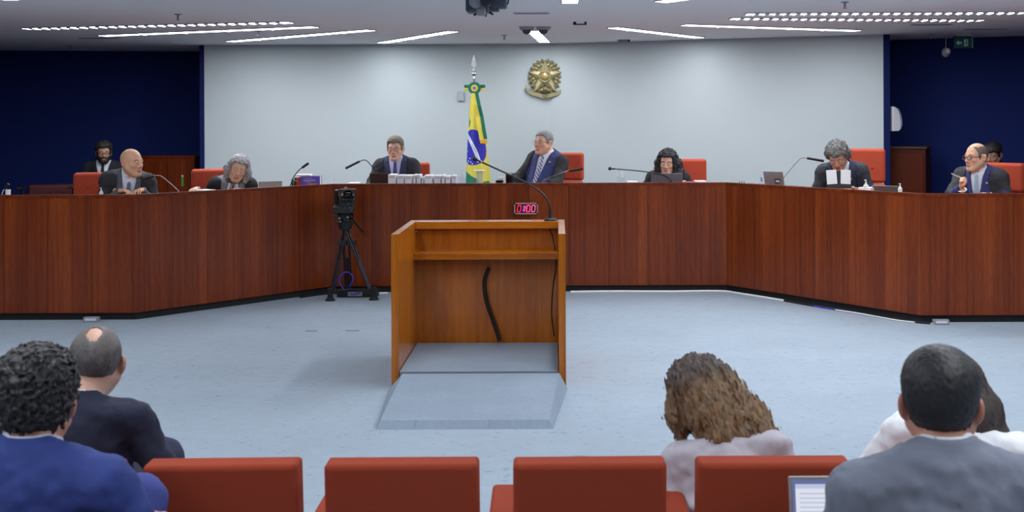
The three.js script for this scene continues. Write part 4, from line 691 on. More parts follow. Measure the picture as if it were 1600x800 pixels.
// o: x, d (hip), floor, yaw, head {pos:Vector3 world, pitch, yaw, roll}, hands, outfit
function person(o) {
  const fem = o.fem ? 1 : 0, S = o.size || 1, seat = (o.hipY ?? 0.55);
  const G = base('person', [o.x, o.floor, -o.d], (o.yaw || 0) * Math.PI / 180); tag(G, o.label, 'person');
  G.updateMatrixWorld(true);
  const toL = v => G.worldToLocal(v.clone());
  const hs = (o.headScale || 1.04) * S;
  const headP = toL(o.head.pos), R = Math.PI / 180;
  const hq = new THREE.Quaternion().setFromEuler(new THREE.Euler((o.head.pitch || 0) * R, (o.head.yaw || 0) * R, (o.head.roll || 0) * R, 'YXZ'));
  const headM = new THREE.Matrix4().compose(headP, hq, V(hs, hs, hs)), headI = headM.clone().invert();
  const hip = V(0, seat, 0);
  const nb = headP.clone().add(V(0, -0.06, -0.03).applyQuaternion(hq).multiplyScalar(hs)).add(V(...(o.neckOff || [0, -0.058, -0.02])));
  const up = nb.clone().sub(hip), TL = up.length() / 0.5; up.normalize();
  const tw = (o.twist || 0) * R, xr = V(Math.cos(tw), o.tilt || 0, -Math.sin(tw)); const zf = xr.clone().cross(up).normalize(), xx = up.clone().cross(zf).normalize();
  const TM = new THREE.Matrix4().makeBasis(xx.clone().multiplyScalar(S), up.clone().multiplyScalar(TL), zf.clone().multiplyScalar(S)); TM.setPosition(hip); const TI = TM.clone().invert(), e = TI.elements;
  const tp = (x, y, z) => V(x, y, z).applyMatrix4(TM);
  const sw = (o.shoulder || (fem ? 0.155 : 0.178)), fat = o.fat || 0, drop = o.drop || 0;
  const chest = ell(0, 0.33, 0.0, 0.155 + fat * 0.03 - fem * 0.015, 0.2, 0.112 + fat * 0.02), belly = ell(0, 0.13, 0.012 + fat * 0.03, 0.145 + fat * 0.05 - fem * 0.012, 0.2, 0.115 + fat * 0.05), pel = ell(0, 0.0, -0.01, 0.17, 0.12, 0.125);
  const shl = cone(V(-sw, 0.425 - drop, -0.008), V(sw, 0.425 - drop, -0.008), 0.058, 0.058), trapL = cone(V(-0.03, 0.5, -0.022), V(-sw * 0.85, 0.44 - drop, -0.014), 0.045, 0.045), trapR = cone(V(0.03, 0.5, -0.022), V(sw * 0.85, 0.44 - drop, -0.014), 0.045, 0.045);
  const bust = fem ? [ell(-0.07, 0.29, 0.09, 0.06, 0.062, 0.055), ell(0.07, 0.29, 0.09, 0.06, 0.062, 0.055)] : null;
  const torsoQ = (x, y, z) => { let d = smin(chest(x, y, z), belly(x, y, z), 0.08); d = smin(d, pel(x, y, z), 0.08); d = smin(d, shl(x, y, z), 0.06); d = smin(d, x < 0 ? trapL(x, y, z) : trapR(x, y, z), 0.05); if (bust) { d = smin(d, bust[0](x, y, z), 0.04); d = smin(d, bust[1](x, y, z), 0.04); } return d; };
  const qx = (x, y, z) => e[0] * x + e[4] * y + e[8] * z + e[12], qy = (x, y, z) => e[1] * x + e[5] * y + e[9] * z + e[13], qz = (x, y, z) => e[2] * x + e[6] * y + e[10] * z + e[14];
  const torso = (x, y, z) => torsoQ(qx(x, y, z), qy(x, y, z), qz(x, y, z));
  // arms
  const arms = [], armF = [], sleeveF = [], robeF = [], handGeos = [];
  for (const s of [-1, 1]) {          // -1: the figure's right hand side (x < 0 when it faces +z)
    const sh = tp(s * (sw + 0.012), 0.42 - drop, -0.005), A = s < 0 ? (o.right || {}) : (o.left || {});
    let w = A.world ? toL(A.world) : V(...(A.w || [s * 0.16, 0.66, 0.36])); const L1 = 0.285 * S, L2 = 0.255 * S; let dv = w.clone().sub(sh), D = dv.length(); if (D > (L1 + L2) * 0.985) { dv.multiplyScalar((L1 + L2) * 0.985 / D); w = sh.clone().add(dv); D = dv.length(); }
    const n = dv.clone().normalize(), a = (D * D + L1 * L1 - L2 * L2) / (2 * D), hgt = Math.sqrt(Math.max(0, L1 * L1 - a * a)); const hint = V(...(A.hint || [s * 0.7, -0.8, -0.35])); hint.addScaledVector(n, -hint.dot(n)).normalize();
    const el = sh.clone().addScaledVector(n, a).addScaledVector(hint, hgt);
    const we = el.clone().lerp(w, 0.93);
    armF.push(cone(sh, el, 0.05 * S, 0.042 * S), cone(el, w, 0.042 * S, 0.027 * S));
    sleeveF.push(cone(sh, el, 0.058 * S + (o.sleeve || 0), 0.05 * S + (o.sleeve || 0)), cone(el, we, 0.05 * S + (o.sleeve || 0), 0.037 * S + (o.sleeve || 0)));
    robeF.push(cone(sh, el, 0.06 * S, 0.058 * S), cone(el, el.clone().lerp(w, o.robeLen ?? 0.45), 0.06 * S, 0.07 * S));
    const hd = A.dir ? V(...A.dir) : w.clone().sub(el), nrm = V(...(A.palm || [0, -1, 0.15]));
    const hm = frameFrom(hd, nrm, w, false); if (s > 0) { /* left hand: mirror so that the thumb lies inward */ }
    const hf = handField(A.curl ?? 0.45, A.thumb ?? 0.4);
    // figure's right hand, palm down, thumb must point to the figure's left (+x)
    const X = V(0, 0, 0).setFromMatrixColumn(hm, 0), wantX = s < 0 ? 1 : -1; const mir = (A.flip !== undefined) ? A.flip : (X.x * wantX < 0);
    let hg = surface(hf, V(-0.075, -0.055, -0.05), V(0.085, 0.19, 0.12), 0.0042, () => [1, 1, 1]);
    if (mir) { hg.scale(-1, 1, 1); flipTris(hg); }
    hg.applyMatrix4(hm.clone().multiply(new THREE.Matrix4().makeScale(S, S, S))); handGeos.push(hg); arms.push({ sh, el, w, hm, mir });
  }
  // legs
  const legs = o.legs || {}; const legF = [], feet = [];
  for (const s of [-1, 1]) { const K = s < 0 ? legs.kr : legs.kl, F = s < 0 ? legs.fr : legs.fl; const h0 = V(s * 0.09, seat - 0.015, 0.02), k = V(...(K || [s * 0.13, seat - 0.03, 0.42])), f = V(...(F || [s * 0.13, 0.09, 0.4])); legF.push(cone(h0, k, 0.085, 0.062), cone(k, f, 0.058, 0.04)); feet.push([f, s]); }
  const neckTop = V(0, -0.03, -0.02).applyMatrix4(headM); const neckW = cone(nb, neckTop, (fem ? 0.05 : 0.057) * S, (fem ? 0.046 : 0.054) * S);
  const bodyF = (x, y, z) => { let d = torso(x, y, z); for (const f of armF) d = smin(d, f(x, y, z), 0.035); for (const f of legF) d = smin(d, f(x, y, z), 0.04); d = smin(d, neckW(x, y, z), 0.035); return d; };
  const lo = V(9, 9, 9), hi = V(-9, -9, -9), ext = (v, r) => { lo.min(V(v.x - r, v.y - r, v.z - r)); hi.max(V(v.x + r, v.y + r, v.z + r)); };
  ext(hip, 0.24); ext(nb, 0.12); ext(neckTop, 0.07); arms.forEach(a => { ext(a.sh, 0.13); ext(a.el, 0.12); ext(a.w, 0.1); }); const loT = lo.clone(), hiT = hi.clone();
  feet.forEach(([f]) => ext(f, 0.09)); [legs.kr, legs.kl].forEach(k => k && ext(V(...k), 0.12)); ext(V(0, seat, 0.42), 0.14);
  const skin = lin(o.skin || 0xc9977c), skin2 = lin(o.skin2 || 0xb9705c), lip = lin(o.lip || 0xa8594f), brows = lin(o.brow || (o.hair ? o.hair.color : 0x6a5a50)), stub = o.stubble ? lin(o.stubble) : null;
  const bodyG = surface(bodyF, lo, hi, 0.014, () => skin);
  handGeos.forEach(g => { const c = g.attributes.color; for (let i = 0; i < c.count; i++) c.setXYZ(i, skin[0], skin[1], skin[2]); });
  // head
  const nbL = nb.clone().applyMatrix4(headI);
  const HF = headField({ fat, lid: o.lid || 0, neck: cone(V(0, -0.04, -0.02), nbL.clone().lerp(V(0, -0.04, -0.02), 0.1), (fem ? 0.047 : 0.054), (fem ? 0.049 : 0.056)) });
  const hLo = V(-0.12, -0.17, -0.14), hHi = V(0.12, 0.145, 0.14); hLo.min(V(nbL.x - 0.04, Math.max(nbL.y, -0.2), nbL.z - 0.04)); hHi.max(V(nbL.x + 0.04, 0, nbL.z + 0.04));
  const headG = surface(HF.full, hLo, hHi, o.fine || 0.0036, (x, y, z) => {
    const ax = Math.abs(x); let c = skin;
    c = lerp3(c, skin2, 0.25 * sstep(0.03, 0.0, Math.hypot(ax - 0.045, y + 0.03, z - 0.075)) + 0.25 * sstep(0.02, 0.006, Math.hypot(x, y + 0.032, z - 0.11)) + 0.45 * sstep(0.07, 0.09, ax) * sstep(0.05, 0.0, Math.abs(y)));
    if (stub && y < -0.03 && z > -0.02) c = lerp3(c, stub, 0.45 * sstep(-0.03, -0.06, y) * (1 - sstep(0.0, 0.012, 0.012 - Math.abs(y + 0.069)) * 0));
    if (z > 0.07 && ax < 0.024 && y < -0.056 && y > -0.083) c = lerp3(c, lip, 0.45);
    if (z > 0.07 && ax < 0.021 && Math.abs(y + 0.0692) < 0.0022) c = lerp3(c, lin(0x6a3a34), 0.55);
    if (z > 0.05 && ax > 0.013 && ax < 0.05 && Math.abs(y - (0.029 - (ax - 0.03) * (ax - 0.03) * 6)) < 0.0052) c = lerp3(c, brows, 0.85);
    return c; });
  headG.applyMatrix4(headM);
  const skinMesh = part('body', mergeCol([bodyG, headG, ...handGeos]), skinMat, G);
  for (const s of [-1, 1]) { const g = sph(0.0125, 0, 0, 0); const n = g.attributes.position.count, c = new Float32Array(n * 3); for (let i = 0; i < n; i++) { const p = g.attributes.position, r = Math.hypot(p.getX(i), p.getY(i) - (o.gaze || 0)); const k = p.getZ(i) > 0 && r < 0.0056 ? (r < 0.0026 ? [0.01, 0.01, 0.01] : lin(0x3a2718)) : [0.75, 0.73, 0.7]; c.set(k, i * 3); }
    g.setAttribute('color', new THREE.BufferAttribute(c, 3)); g.translate(s * 0.031, 0.004, 0.0775); g.applyMatrix4(headM); part('eye', g, eyeMat, G); }
  if (o.hair) { const g = hairGeo(o, HF.core, o.hair.cell || 0.0042); g.applyMatrix4(headM); part('hair', g, hairMat, G); }
  if (o.beard) { const bc = lin(o.beard); const f = (x, y, z) => { let d = HF.core(x, y, z) - 0.007 + 0.002 * noise(x * 120, y * 120, z * 120); const m = Math.max(y + 0.045 + (Math.abs(x) > 0.045 ? -0.05 : 0), -(z - 0.0)); d = smax(d, m * 0.8, 0.006); d = smax(d, -(Math.hypot(x / 0.02, (y + 0.069) / 0.011, (z - 0.095) / 0.03) - 1) * 0.01, 0.003); return d; }; const g = surface(f, V(-0.1, -0.15, -0.02), V(0.1, 0.02, 0.13), 0.004, () => bc); g.applyMatrix4(headM); part('beard', g, hairMat, G); }
  if (o.glasses) { const l = []; for (const s of [-1, 1]) { const c = [], w = 0.025, hh = 0.017; for (let i = 0; i < 20; i++) { const a = i / 20 * Math.PI * 2, k = Math.pow(Math.abs(Math.cos(a)), 0.7) * Math.sign(Math.cos(a)), m = Math.pow(Math.abs(Math.sin(a)), 0.7) * Math.sign(Math.sin(a)); c.push(V(s * 0.033 + k * w, 0.002 + m * hh, 0.106 - Math.abs(k * w + s * 0.033 * s * s) * 0.0 - (s * k > 0 ? k * s * 0.006 : 0))); } l.push(tube(c, o.glasses.r || 0.0022, 40, true)); l.push(bar(V(s * 0.058, 0.008, 0.1), V(s * 0.081, 0.01, 0.0), 0.002)); l.push(bar(V(s * 0.081, 0.01, 0.0), V(s * 0.083, 0.0, -0.02), 0.002)); }
    l.push(bar(V(-0.009, 0.007, 0.108), V(0.009, 0.007, 0.108), 0.002)); const g = join(l); g.applyMatrix4(headM); part('glasses', g, std(o.glasses.color, 0.35, { metalness: o.glasses.metal || 0 }), G); }
  // clothes
  const C = o.clothes, neckD = (x, y, z) => neckW(x, y, z);
  const fold = (x, y, z, a, f) => a * (noise(x * f, y * f * 1.3, z * f) + 0.45 * noise(x * f * 2.7 + 5, y * f * 2.2, z * f * 2.7));
  const wedgeAt = (qxv, qyv, qzv, yb, yt, wt, wb = 0) => { const w = mixn(wb, wt, clamp((qyv - yb) / (yt - yb), 0, 1.25)); return qzv < 0.0 || qyv < yb - 0.01 ? 1 : Math.max(Math.abs(qxv) - w, yb - qyv, -qzv); };
  const h = o.cloth || 0.0085;
  const colOf = (c, amt = 0.05, f = 25) => { const b = lin(c); return (x, y, z) => { const n = 1 + amt * noise(x * f, y * f, z * f); return [b[0] * n, b[1] * n, b[2] * n]; }; };
  if (C.shirt) {
    const f = (x, y, z) => { const a = qx(x, y, z), b = qy(x, y, z), c = qz(x, y, z); let d = torsoQ(a, b, c) - 0.007; d = smax(d, -(neckD(x, y, z) - 0.006), 0.004); d = smax(d, (0.02 - b), 0.01);
      let col = Math.abs(neckD(x, y, z) - 0.011) - 0.005; const top = 0.573 - 0.5 * Math.max(0, c + 0.02) + (C.collarUp || 0); col = Math.max(col, (b - top) * TL, (0.43 - b)); if (c > 0.01) col = Math.max(col, (0.012 + (0.53 - b) * 0.12 - Math.abs(a)) * 0.9); return smin(d, col, 0.006); };
    part('shirt', surface(f, loT, hiT, h * 0.85, C.shirtStripe || colOf(C.shirt, 0.02)), clothMat, G);
  }
  if (C.tie) { const ts = C.tieStripe ? lin(C.tieStripe) : null, tb = lin(C.tie);
    const f = (x, y, z) => { const a = qx(x, y, z), b = qy(x, y, z), c = qz(x, y, z); const w = b > 0.43 ? 0.017 : mixn(0.036, 0.018, clamp((b - 0.08) / 0.35, 0, 1)); let d = torsoQ(a, b, c) - 0.016; d = Math.max(d, Math.abs(a) - w, -c, b - 0.47, 0.05 - b); const k = (Math.hypot(a / 0.02, (b - 0.462) / 0.024, (c - (C.knotZ ?? 0.075)) / 0.022) - 1) * 0.018; return smin(d, k, 0.008); };
    part('tie', surface(f, loT, hiT, 0.0055, (x, y, z) => { const a = qx(x, y, z), b = qy(x, y, z); return ts && Math.sin((b * 1.0 + a * 0.8) * 190) > 0.15 ? ts : tb; }), clothMat, G); }
  if (C.jacket) {
    const V0 = C.v ?? 0.2, wt = C.vw ?? 0.075, closed = C.closed;
    const f = (x, y, z) => { const a = qx(x, y, z), b = qy(x, y, z), c = qz(x, y, z); let d = torsoQ(a, b, c) - 0.018; let s = 9; for (const g of sleeveF) s = Math.min(s, g(x, y, z)); d = smin(d, s, 0.04);
      if (Math.abs(d) < 0.05) { d += fold(x, y, z, C.fold ?? 0.0035, 11);
        if (!closed && c > 0 && b > V0 && b < 0.5) { const w = mixn(0, wt, (b - V0) / (0.5 - V0)), k = Math.abs(a) - w; if (k > -0.01 && k < 0.05 * Math.min(1, (b - V0) * 8)) d -= 0.006; } 
        if (C.seam && c < 0 && b < 0.44 && Math.abs(a) < 0.004) d += 0.0025; }
      d = smax(d, -(neckD(x, y, z) - 0.013), 0.006);
      const nd = neckD(x, y, z); let col = Math.abs(nd - 0.02) - 0.0075; const top = 0.568 - Math.max(0, c + 0.02) * 1.1 + (C.jCollar || 0); col = Math.max(col, (b - top) * TL, 0.42 - b); d = smin(d, col, 0.008);
      d = smax(d, -0.06 - b, 0.01);
      if (!closed) d = smax(d, -wedgeAt(a, b, c, V0, 0.5, wt), 0.004);
      return d; };
    part('jacket', surface(f, loT, hiT, h, colOf(C.jacket, C.tone ?? 0.06)), clothMat, G);
  }
  if (C.robe) {
    const f = (x, y, z) => { const a = qx(x, y, z), b = qy(x, y, z), c = qz(x, y, z); let d = torsoQ(a, b, c) - 0.026; let s = 9; for (const g of robeF) s = Math.min(s, g(x, y, z)); d = smin(d, s, 0.06);
      if (Math.abs(d) < 0.06) { const ang = Math.atan2(a, c); d += 0.006 * Math.sin(ang * 16 + noise(a * 6, b * 5, c * 6) * 2.5) * sstep(0.5, 0.2, b) + fold(x, y, z, 0.0035, 12); }
      d = smax(d, -(neckD(x, y, z) - 0.03), 0.008); d = smax(d, -0.1 - b, 0.01); d = smax(d, (b - 0.52) * TL, 0.01);
      d = smax(d, -wedgeAt(a, b, c, -0.2, 0.5, C.robeW ?? 0.1, C.robeB ?? 0.1), 0.006); return d; };
    part('robe', surface(f, loT, hiT, h, colOf(C.robe, 0.05)), clothMat, G);
  }
  if (C.scarf) { const sc = C.scarf.map(lin); const f = (x, y, z) => { const a = qx(x, y, z), b = qy(x, y, z), c = qz(x, y, z); let d = Math.abs(torsoQ(a, b, c) - 0.026) - 0.008; const w = 0.03 + (0.5 - b) * 0.16; d = Math.max(d, Math.abs(Math.abs(a) - w) - 0.026, b - 0.5, 0.02 - b, -c - 0.0); return d; };
    part('scarf', surface(f, loT, hiT, 0.0065, (x, y, z) => { const a = qx(x, y, z); return sc[Math.floor(Math.abs(Math.abs(a) * 80 + qy(x, y, z) * 12)) % sc.length]; }), clothMat, G); }
  { // trousers
    const f = (x, y, z) => { let d = pel(qx(x, y, z), qy(x, y, z), qz(x, y, z)) - 0.006; for (const g of legF) d = smin(d, g(x, y, z) - 0.013, 0.04); if (Math.abs(d) < 0.04) d += fold(x, y, z, 0.003, 13); let cut = 9; for (const [ft] of feet) cut = Math.min(cut, Math.hypot(x - ft.x, y - ft.y, z - ft.z) - 0.05); return smax(d, -cut, 0.01); };
    part('trousers', surface(f, V(lo.x, lo.y, lo.z), V(hi.x, Math.max(seat + 0.2, ...[legs.kr, legs.kl].map(k => k ? k[1] + 0.13 : 0)), hi.z), 0.011, colOf(C.trousers || C.jacket || 0x222222, 0.05)), clothMat, G);
    feet.forEach(([ft]) => part('shoe', [sph(1, ft.x, ft.y - 0.045, ft.z + 0.07, 0.048, 0.042, 0.135), box(0.08, 0.02, 0.24, ft.x, ft.y - 0.08, ft.z + 0.065, 0.008)], M.blackGloss, G));
  }
  if (C.pin) { const p = tp(...C.pin); part('lapel_pin', sph(0.012, p.x, p.y, p.z), std(0xd8c88a, 0.3, { metalness: 0.6 }), G); }
  if (o.watch) { const A = arms[o.watch > 0 ? 1 : 0], m = A.hm; const g = join([new THREE.TorusGeometry(0.036, 0.008, 8, 28).rotateX(Math.PI / 2).translate(0, -0.025, 0), cyl(0.02, 0.02, 0.01, 0, 0, 0, 20).rotateX(-Math.PI / 2).translate(0, -0.025, -0.034)]); g.applyMatrix4(m); part('wristwatch', g, std(0xe4e2da, 0.35), G); }
  G.userData.arms = undefined; o.arms = arms; o.G = G; return o;
}

// ---------- the people behind the bench ----------
const F0 = DAIS;
const curlsShort = { curl: 0.009, freq: 48 };
person({ x: jx(192, 10.95), d: 10.95, floor: F0, yaw: 24, head: { pos: at(206, 254.5, 10.72), pitch: 2, yaw: 44, roll: 0 }, headScale: 1.1, skin: 0xdfab88, skin2: 0xcf8068, lid: -0.001, brow: 0x6f5644, fat: 0.4,
  right: { w: [-0.05, 0.83, 0.34], dir: [0.7, 0, 0.6] }, left: { w: [0.16, 0.83, 0.34], dir: [-0.4, 0, 0.8] },
  clothes: { shirt: 0xd8dcea, tie: 0x6d7488, jacket: 0x54585f, robe: 0x2c2d31, v: 0.06, vw: 0.066, robeW: 0.105, robeB: 0.13, trousers: 0x33363c }, label: 'bald man in dark robe and grey tie turned to the right' });
person({ x: jx(362, 11.62), d: 11.62, floor: F0, yaw: 14, fem: 1, head: { pos: at(372, 264, 11.4), pitch: 14, yaw: 4, roll: -16 }, headScale: 1.06, skin: 0xe4b696, skin2: 0xd4927c, lid: -0.004, drop: 0.0, neckOff: [-0.03, -0.06, -0.04],
  hair: { color: 0x77787a, tip: 0xc0c0c0, root: 0xb0b0b0, thick: 0.016, top: 0.01, curl: 0.006, freq: 34, stretch: 0.35, strand: 0.005, lift: 0.008, locks: [{ p: [[-0.07, 0.05, -0.01], [-0.095, -0.02, 0.0], [-0.09, -0.1, 0.01]], r: [0.03, 0.035, 0.025] }, { p: [[0.07, 0.05, -0.01], [0.098, -0.02, 0.0], [0.092, -0.1, 0.015]], r: [0.03, 0.036, 0.028] }, { p: [[0, 0.03, -0.08], [0, -0.07, -0.09], [0, -0.13, -0.08]], r: [0.06, 0.065, 0.05] }] }, brow: 0x8a8078,
  right: { w: [-0.34, 0.8, 0.26], dir: [-0.3, 0, 0.9] }, left: { w: [0.14, 0.745, 0.34] }, clothes: { shirt: 0x5d6066, jacket: 0x84868a, robe: 0x1d1e22, v: 0.12, vw: 0.06, robeW: 0.12, robeB: 0.12, scarf: [0xc9c6c8, 0x6b6b70, 0xe2dfe0], trousers: 0x33363c }, label: 'grey-haired woman leaning over papers with a tilted head' });
person({ x: jx(621, 12.45), d: 12.45, floor: F0, yaw: 0, head: { pos: at(617.5, 233, 12.35), pitch: 3, yaw: -3, roll: 0 }, headScale: 1.06, skin: 0xe0b096, skin2: 0xc98670, lip: 0xa86a60,
  hair: { color: 0x6e6459, tip: 0x867a6c, thick: 0.01, top: 0.012, front: 0.01, lift: 0.0, strand: 0.005 }, brow: 0x6b5f54, glasses: { color: 0x5f5a55, r: 0.0018 },
  right: { w: [-0.18, 0.78, 0.4] }, left: { w: [0.18, 0.78, 0.4] }, clothes: { shirt: 0xc4c6e4, tie: 0x4a4a86, jacket: 0x353a55, robe: 0x2d2e33, v: 0.1, vw: 0.075, robeW: 0.13, robeB: 0.15 }, label: 'brown-haired spectacled man in robe behind the white boxes' });
person({ x: jx(843, 12.45), d: 12.45, floor: F0, yaw: -30, head: { pos: at(849, 223.5, 12.45), pitch: -3, yaw: -10, roll: 0 }, headScale: 1.1, fat: 0.9, skin: 0xdfa888, skin2: 0xc67a62, drop: 0.0, neckOff: [0.03, -0.06, -0.03],
  hair: { color: 0x77787a, tip: 0x9b9c9c, thick: 0.008, top: 0.006, lift: 0.004 }, brow: 0x55504b, glasses: { color: 0x9a938a, r: 0.0016, metal: 0.7 },
  right: { w: [-0.2, 0.77, 0.36] }, left: { w: [0.22, 0.77, 0.36] }, clothes: { shirt: 0xe6e6ec, tie: 0x48487e, tieStripe: 0xd5d6e4, jacket: 0x3a4070, robe: 0x2a2b2e, v: 0.02, vw: 0.07, robeW: 0.16, robeB: 0.2, fold: 0.004, pin: [0.1, 0.42, 0.115] }, label: 'reclining grey-haired man in blue suit and striped tie below the emblem' });
person({ x: jx(1043, 12.45), d: 12.45, floor: F0, yaw: -4, fem: 1, head: { pos: at(1043, 254.5, 12.25), pitch: 10, yaw: -14, roll: -3 }, headScale: 1.06, skin: 0xd4a48c, skin2: 0xb87a68, lid: -0.005, neckOff: [0, -0.06, -0.04],
  hair: { color: 0x17181b, tip: 0x3a3c40, thick: 0.016, top: 0.012, curl: 0.011, freq: 46, stretch: 0.6, strand: 0.005, lift: 0.012, lockK: 0.04, locks: [{ p: [[-0.065, 0.06, 0.0], [-0.095, 0.0, 0.015], [-0.1, -0.08, 0.02], [-0.1, -0.17, 0.02]], r: [0.03, 0.03, 0.028, 0.025] }, { p: [[0.07, 0.06, 0.0], [0.105, -0.0, 0.01], [0.125, -0.09, 0.01], [0.13, -0.19, 0.01]], r: [0.032, 0.045, 0.05, 0.04] }, { p: [[0, 0.03, -0.08], [0, -0.08, -0.1], [0, -0.2, -0.1]], r: [0.06, 0.085, 0.08] }] }, brow: 0x2a2422,
  right: { w: [-0.2, 0.77, 0.36] }, left: { w: [0.2, 0.77, 0.36] }, clothes: { shirt: 0x16171b, collarUp: 0.03, jacket: 0x191a1e, robe: 0x1b1c20, v: 0.1, vw: 0.05, scarf: [0xd8d6d6, 0x23242a, 0x7a2030], trousers: 0x191a1e }, label: 'woman with long dark curly hair looking down at a grey laptop' });
person({ x: jx(1318, 11.25), d: 11.25, floor: F0, yaw: -14, head: { pos: at(1308.5, 245, 10.98), pitch: 36, yaw: -6, roll: 5 }, headScale: 1.08, skin: 0xcc987e, skin2: 0xb26c55, lid: -0.006, neckOff: [0.03, -0.06, -0.06],
  hair: { color: 0x4e4e4d, tip: 0x8e8d88, thick: 0.02, top: 0.016, curl: 0.008, freq: 40, stretch: 0.5, strand: 0.006, lift: 0.0, locks: [{ p: [[0.06, 0.04, -0.04], [0.085, 0.0, -0.05], [0.085, -0.06, -0.06]], r: [0.03, 0.032, 0.022] }, { p: [[-0.06, 0.04, -0.03], [-0.082, 0.02, -0.03], [-0.08, -0.03, -0.04]], r: [0.03, 0.028, 0.02] }] }, brow: 0x6a625c,
  right: { w: [-0.12, 0.79, 0.36] }, left: { w: [0.12, 0.79, 0.36] }, clothes: { shirt: 0xdcdde2, tie: 0x22243a, jacket: 0x2a3048, robe: 0x2c2e36, v: 0.1, vw: 0.07, robeW: 0.14, robeB: 0.14, pin: [0.08, 0.4, 0.12] }, label: 'wavy grey-haired man bent over an open white booklet' });
const penMan = person({ x: jx(1536, 10.75), d: 10.75, floor: F0, yaw: -42, head: { pos: at(1525, 246, 10.62), pitch: 2, yaw: -28, roll: 0 }, headScale: 1.1, skin: 0xdfac8c, skin2: 0xcc846c, fat: 0.3, neckOff: [0.0, -0.06, -0.03],
  hair: { color: 0x5a4c40, tip: 0x74655a, thick: 0.005, top: -0.006, lift: 0.03, temple: 0.02, strand: 0.0015 }, brow: 0x5a4a3e, glasses: { color: 0x2b2725, r: 0.0028 },
  right: { world: at(1503, 293, 10.42), dir: [0.1, 0.85, 0.45], palm: [0.9, 0, -0.2], curl: 1.3, thumb: 1, hint: [-0.7, -0.9, 0.1], flip: true }, left: { w: [0.14, 0.77, 0.3], dir: [-0.7, 0, 0.6] }, watch: -1, robeLen: 0.05,
  clothes: { shirt: 0xdfe3ea, tie: 0x9fb4c8, jacket: 0x34386c, robe: 0x303136, v: 0.06, vw: 0.066, robeW: 0.115, robeB: 0.14, pin: [0.1, 0.4, 0.115] }, label: 'balding spectacled man facing left with a pen in his raised hand' });
person({ x: jx(162, 14.35), d: 14.35, floor: F0, yaw: 14, head: { pos: at(162, 239.5, 14.25), pitch: 2, yaw: 10 }, headScale: 1.05, skin: 0xb4846c, skin2: 0x98624e, beard: 0x1c1512, glasses: { color: 0x1c1a1a, r: 0.002 },  // skin set darker to paint in the dimness by the wall
  hair: { color: 0x15110f, tip: 0x2a211c, thick: 0.018, top: 0.018, curl: 0.006, freq: 40 }, clothes: { shirt: 0xc9cfdb, tie: 0x16181f, jacket: 0x12141c, v: 0.1, vw: 0.085 }, label: 'bearded man in dark suit seated by the left blue wall' });
person({ x: jx(1553, 12.7), d: 12.7, floor: F0, yaw: -25, head: { pos: at(1551, 243, 12.6), pitch: 14, yaw: -20 }, headScale: 1.05, skin: 0xa67a66, skin2: 0x905e4e,  // dim light at this wall is put into the darker skin colour
  hair: { color: 0x0f0e0f, tip: 0x1e1a19, thick: 0.016, top: 0.014, lift: -0.02 }, clothes: { shirt: 0x2a2c32, jacket: 0x101116, v: 0.2, vw: 0.06 }, label: 'dark-haired man in black half hidden behind the man with the pen' });
{ // pen in the raised hand, booklet held by the reading man
  const A = penMan.arms[0], m = A.hm.clone(); m.premultiply(penMan.G.matrixWorld);
  const tip = at(1488, 272, 10.4), end = at(1499, 277, 10.44);
  const o = base('pen', tip); tag(o, 'white pen held up by the balding spectacled man', 'pen'); const dv = end.clone().sub(tip);
  part('barrel', bar(V(0, 0, 0), dv.clone().multiplyScalar(1.3), 0.006, 0.006), M.offwhite, o); part('cap', bar(dv.clone().multiplyScalar(-0.15), V(0, 0, 0), 0.003, 0.006), M.plastic, o);
  const d = 10.72, c = at(1311, 278, d), b = base('booklet', [c.x, at(1311, 293, d).y, -d]); tag(b, 'open booklet with two white pages and a dark cover', 'booklet'); b.rotation.y = -0.1;
  const H = 0.175; b.rotation.x = -0.12;
  part('cover', [box(0.235, 0.035, 0.012, 0, 0.008, 0.02, 0.004), box(0.235, H * 0.95, 0.004, 0, H * 0.46, -0.012)], std(0x2a221f, 0.6), b);
  const pg = (s) => { const g = box(0.098, H * 0.8, 0.006, s * 0.062, H * 0.5 + 0.02, 0.004); g.rotateY(s * 0.12); g.rotateZ(-s * 0.05); return g; };
  part('page', pg(-1), M.paper, b); part('page', pg(1), M.paper, b); part('bookmark', box(0.012, H * 0.8, 0.003, 0, H * 0.5, 0.008), std(0x262a55, 0.6), b);
}
// ---------- the audience ----------
person({ x: at(52, 700, 2.78).x, d: 2.72, floor: 0, yaw: 180, head: { pos: at(57, 633, 2.78), pitch: 4, yaw: 17, roll: 0 }, headScale: 1.0, skin: 0xc9957c, skin2: 0xb96a58, shoulder: 0.19, fat: 0.35,
  hair: { color: 0x141316, tip: 0x2e2c2b, thick: 0.02, top: 0.014, curl: 0.009, freq: 52, strand: 0.002 },
  legs: { kr: [-0.15, 0.765, 0.36], fr: [0.16, 0.45, 0.6], kl: [0.13, 0.52, 0.42] }, right: { w: [-0.235, 0.74, 0.2], dir: [0.05, 0.2, 0.9], palm: [0.2, -1, 0.1], hint: [-0.8, -0.6, -0.5] }, left: { w: [0.2, 0.6, 0.3] },
  clothes: { shirt: 0xc8cede, jacket: 0x28397a, trousers: 0x3c478c, v: 0.2, fold: 0.005, seam: 1 }, label: 'curly dark-haired man in a bright blue suit seen from behind at bottom left' });
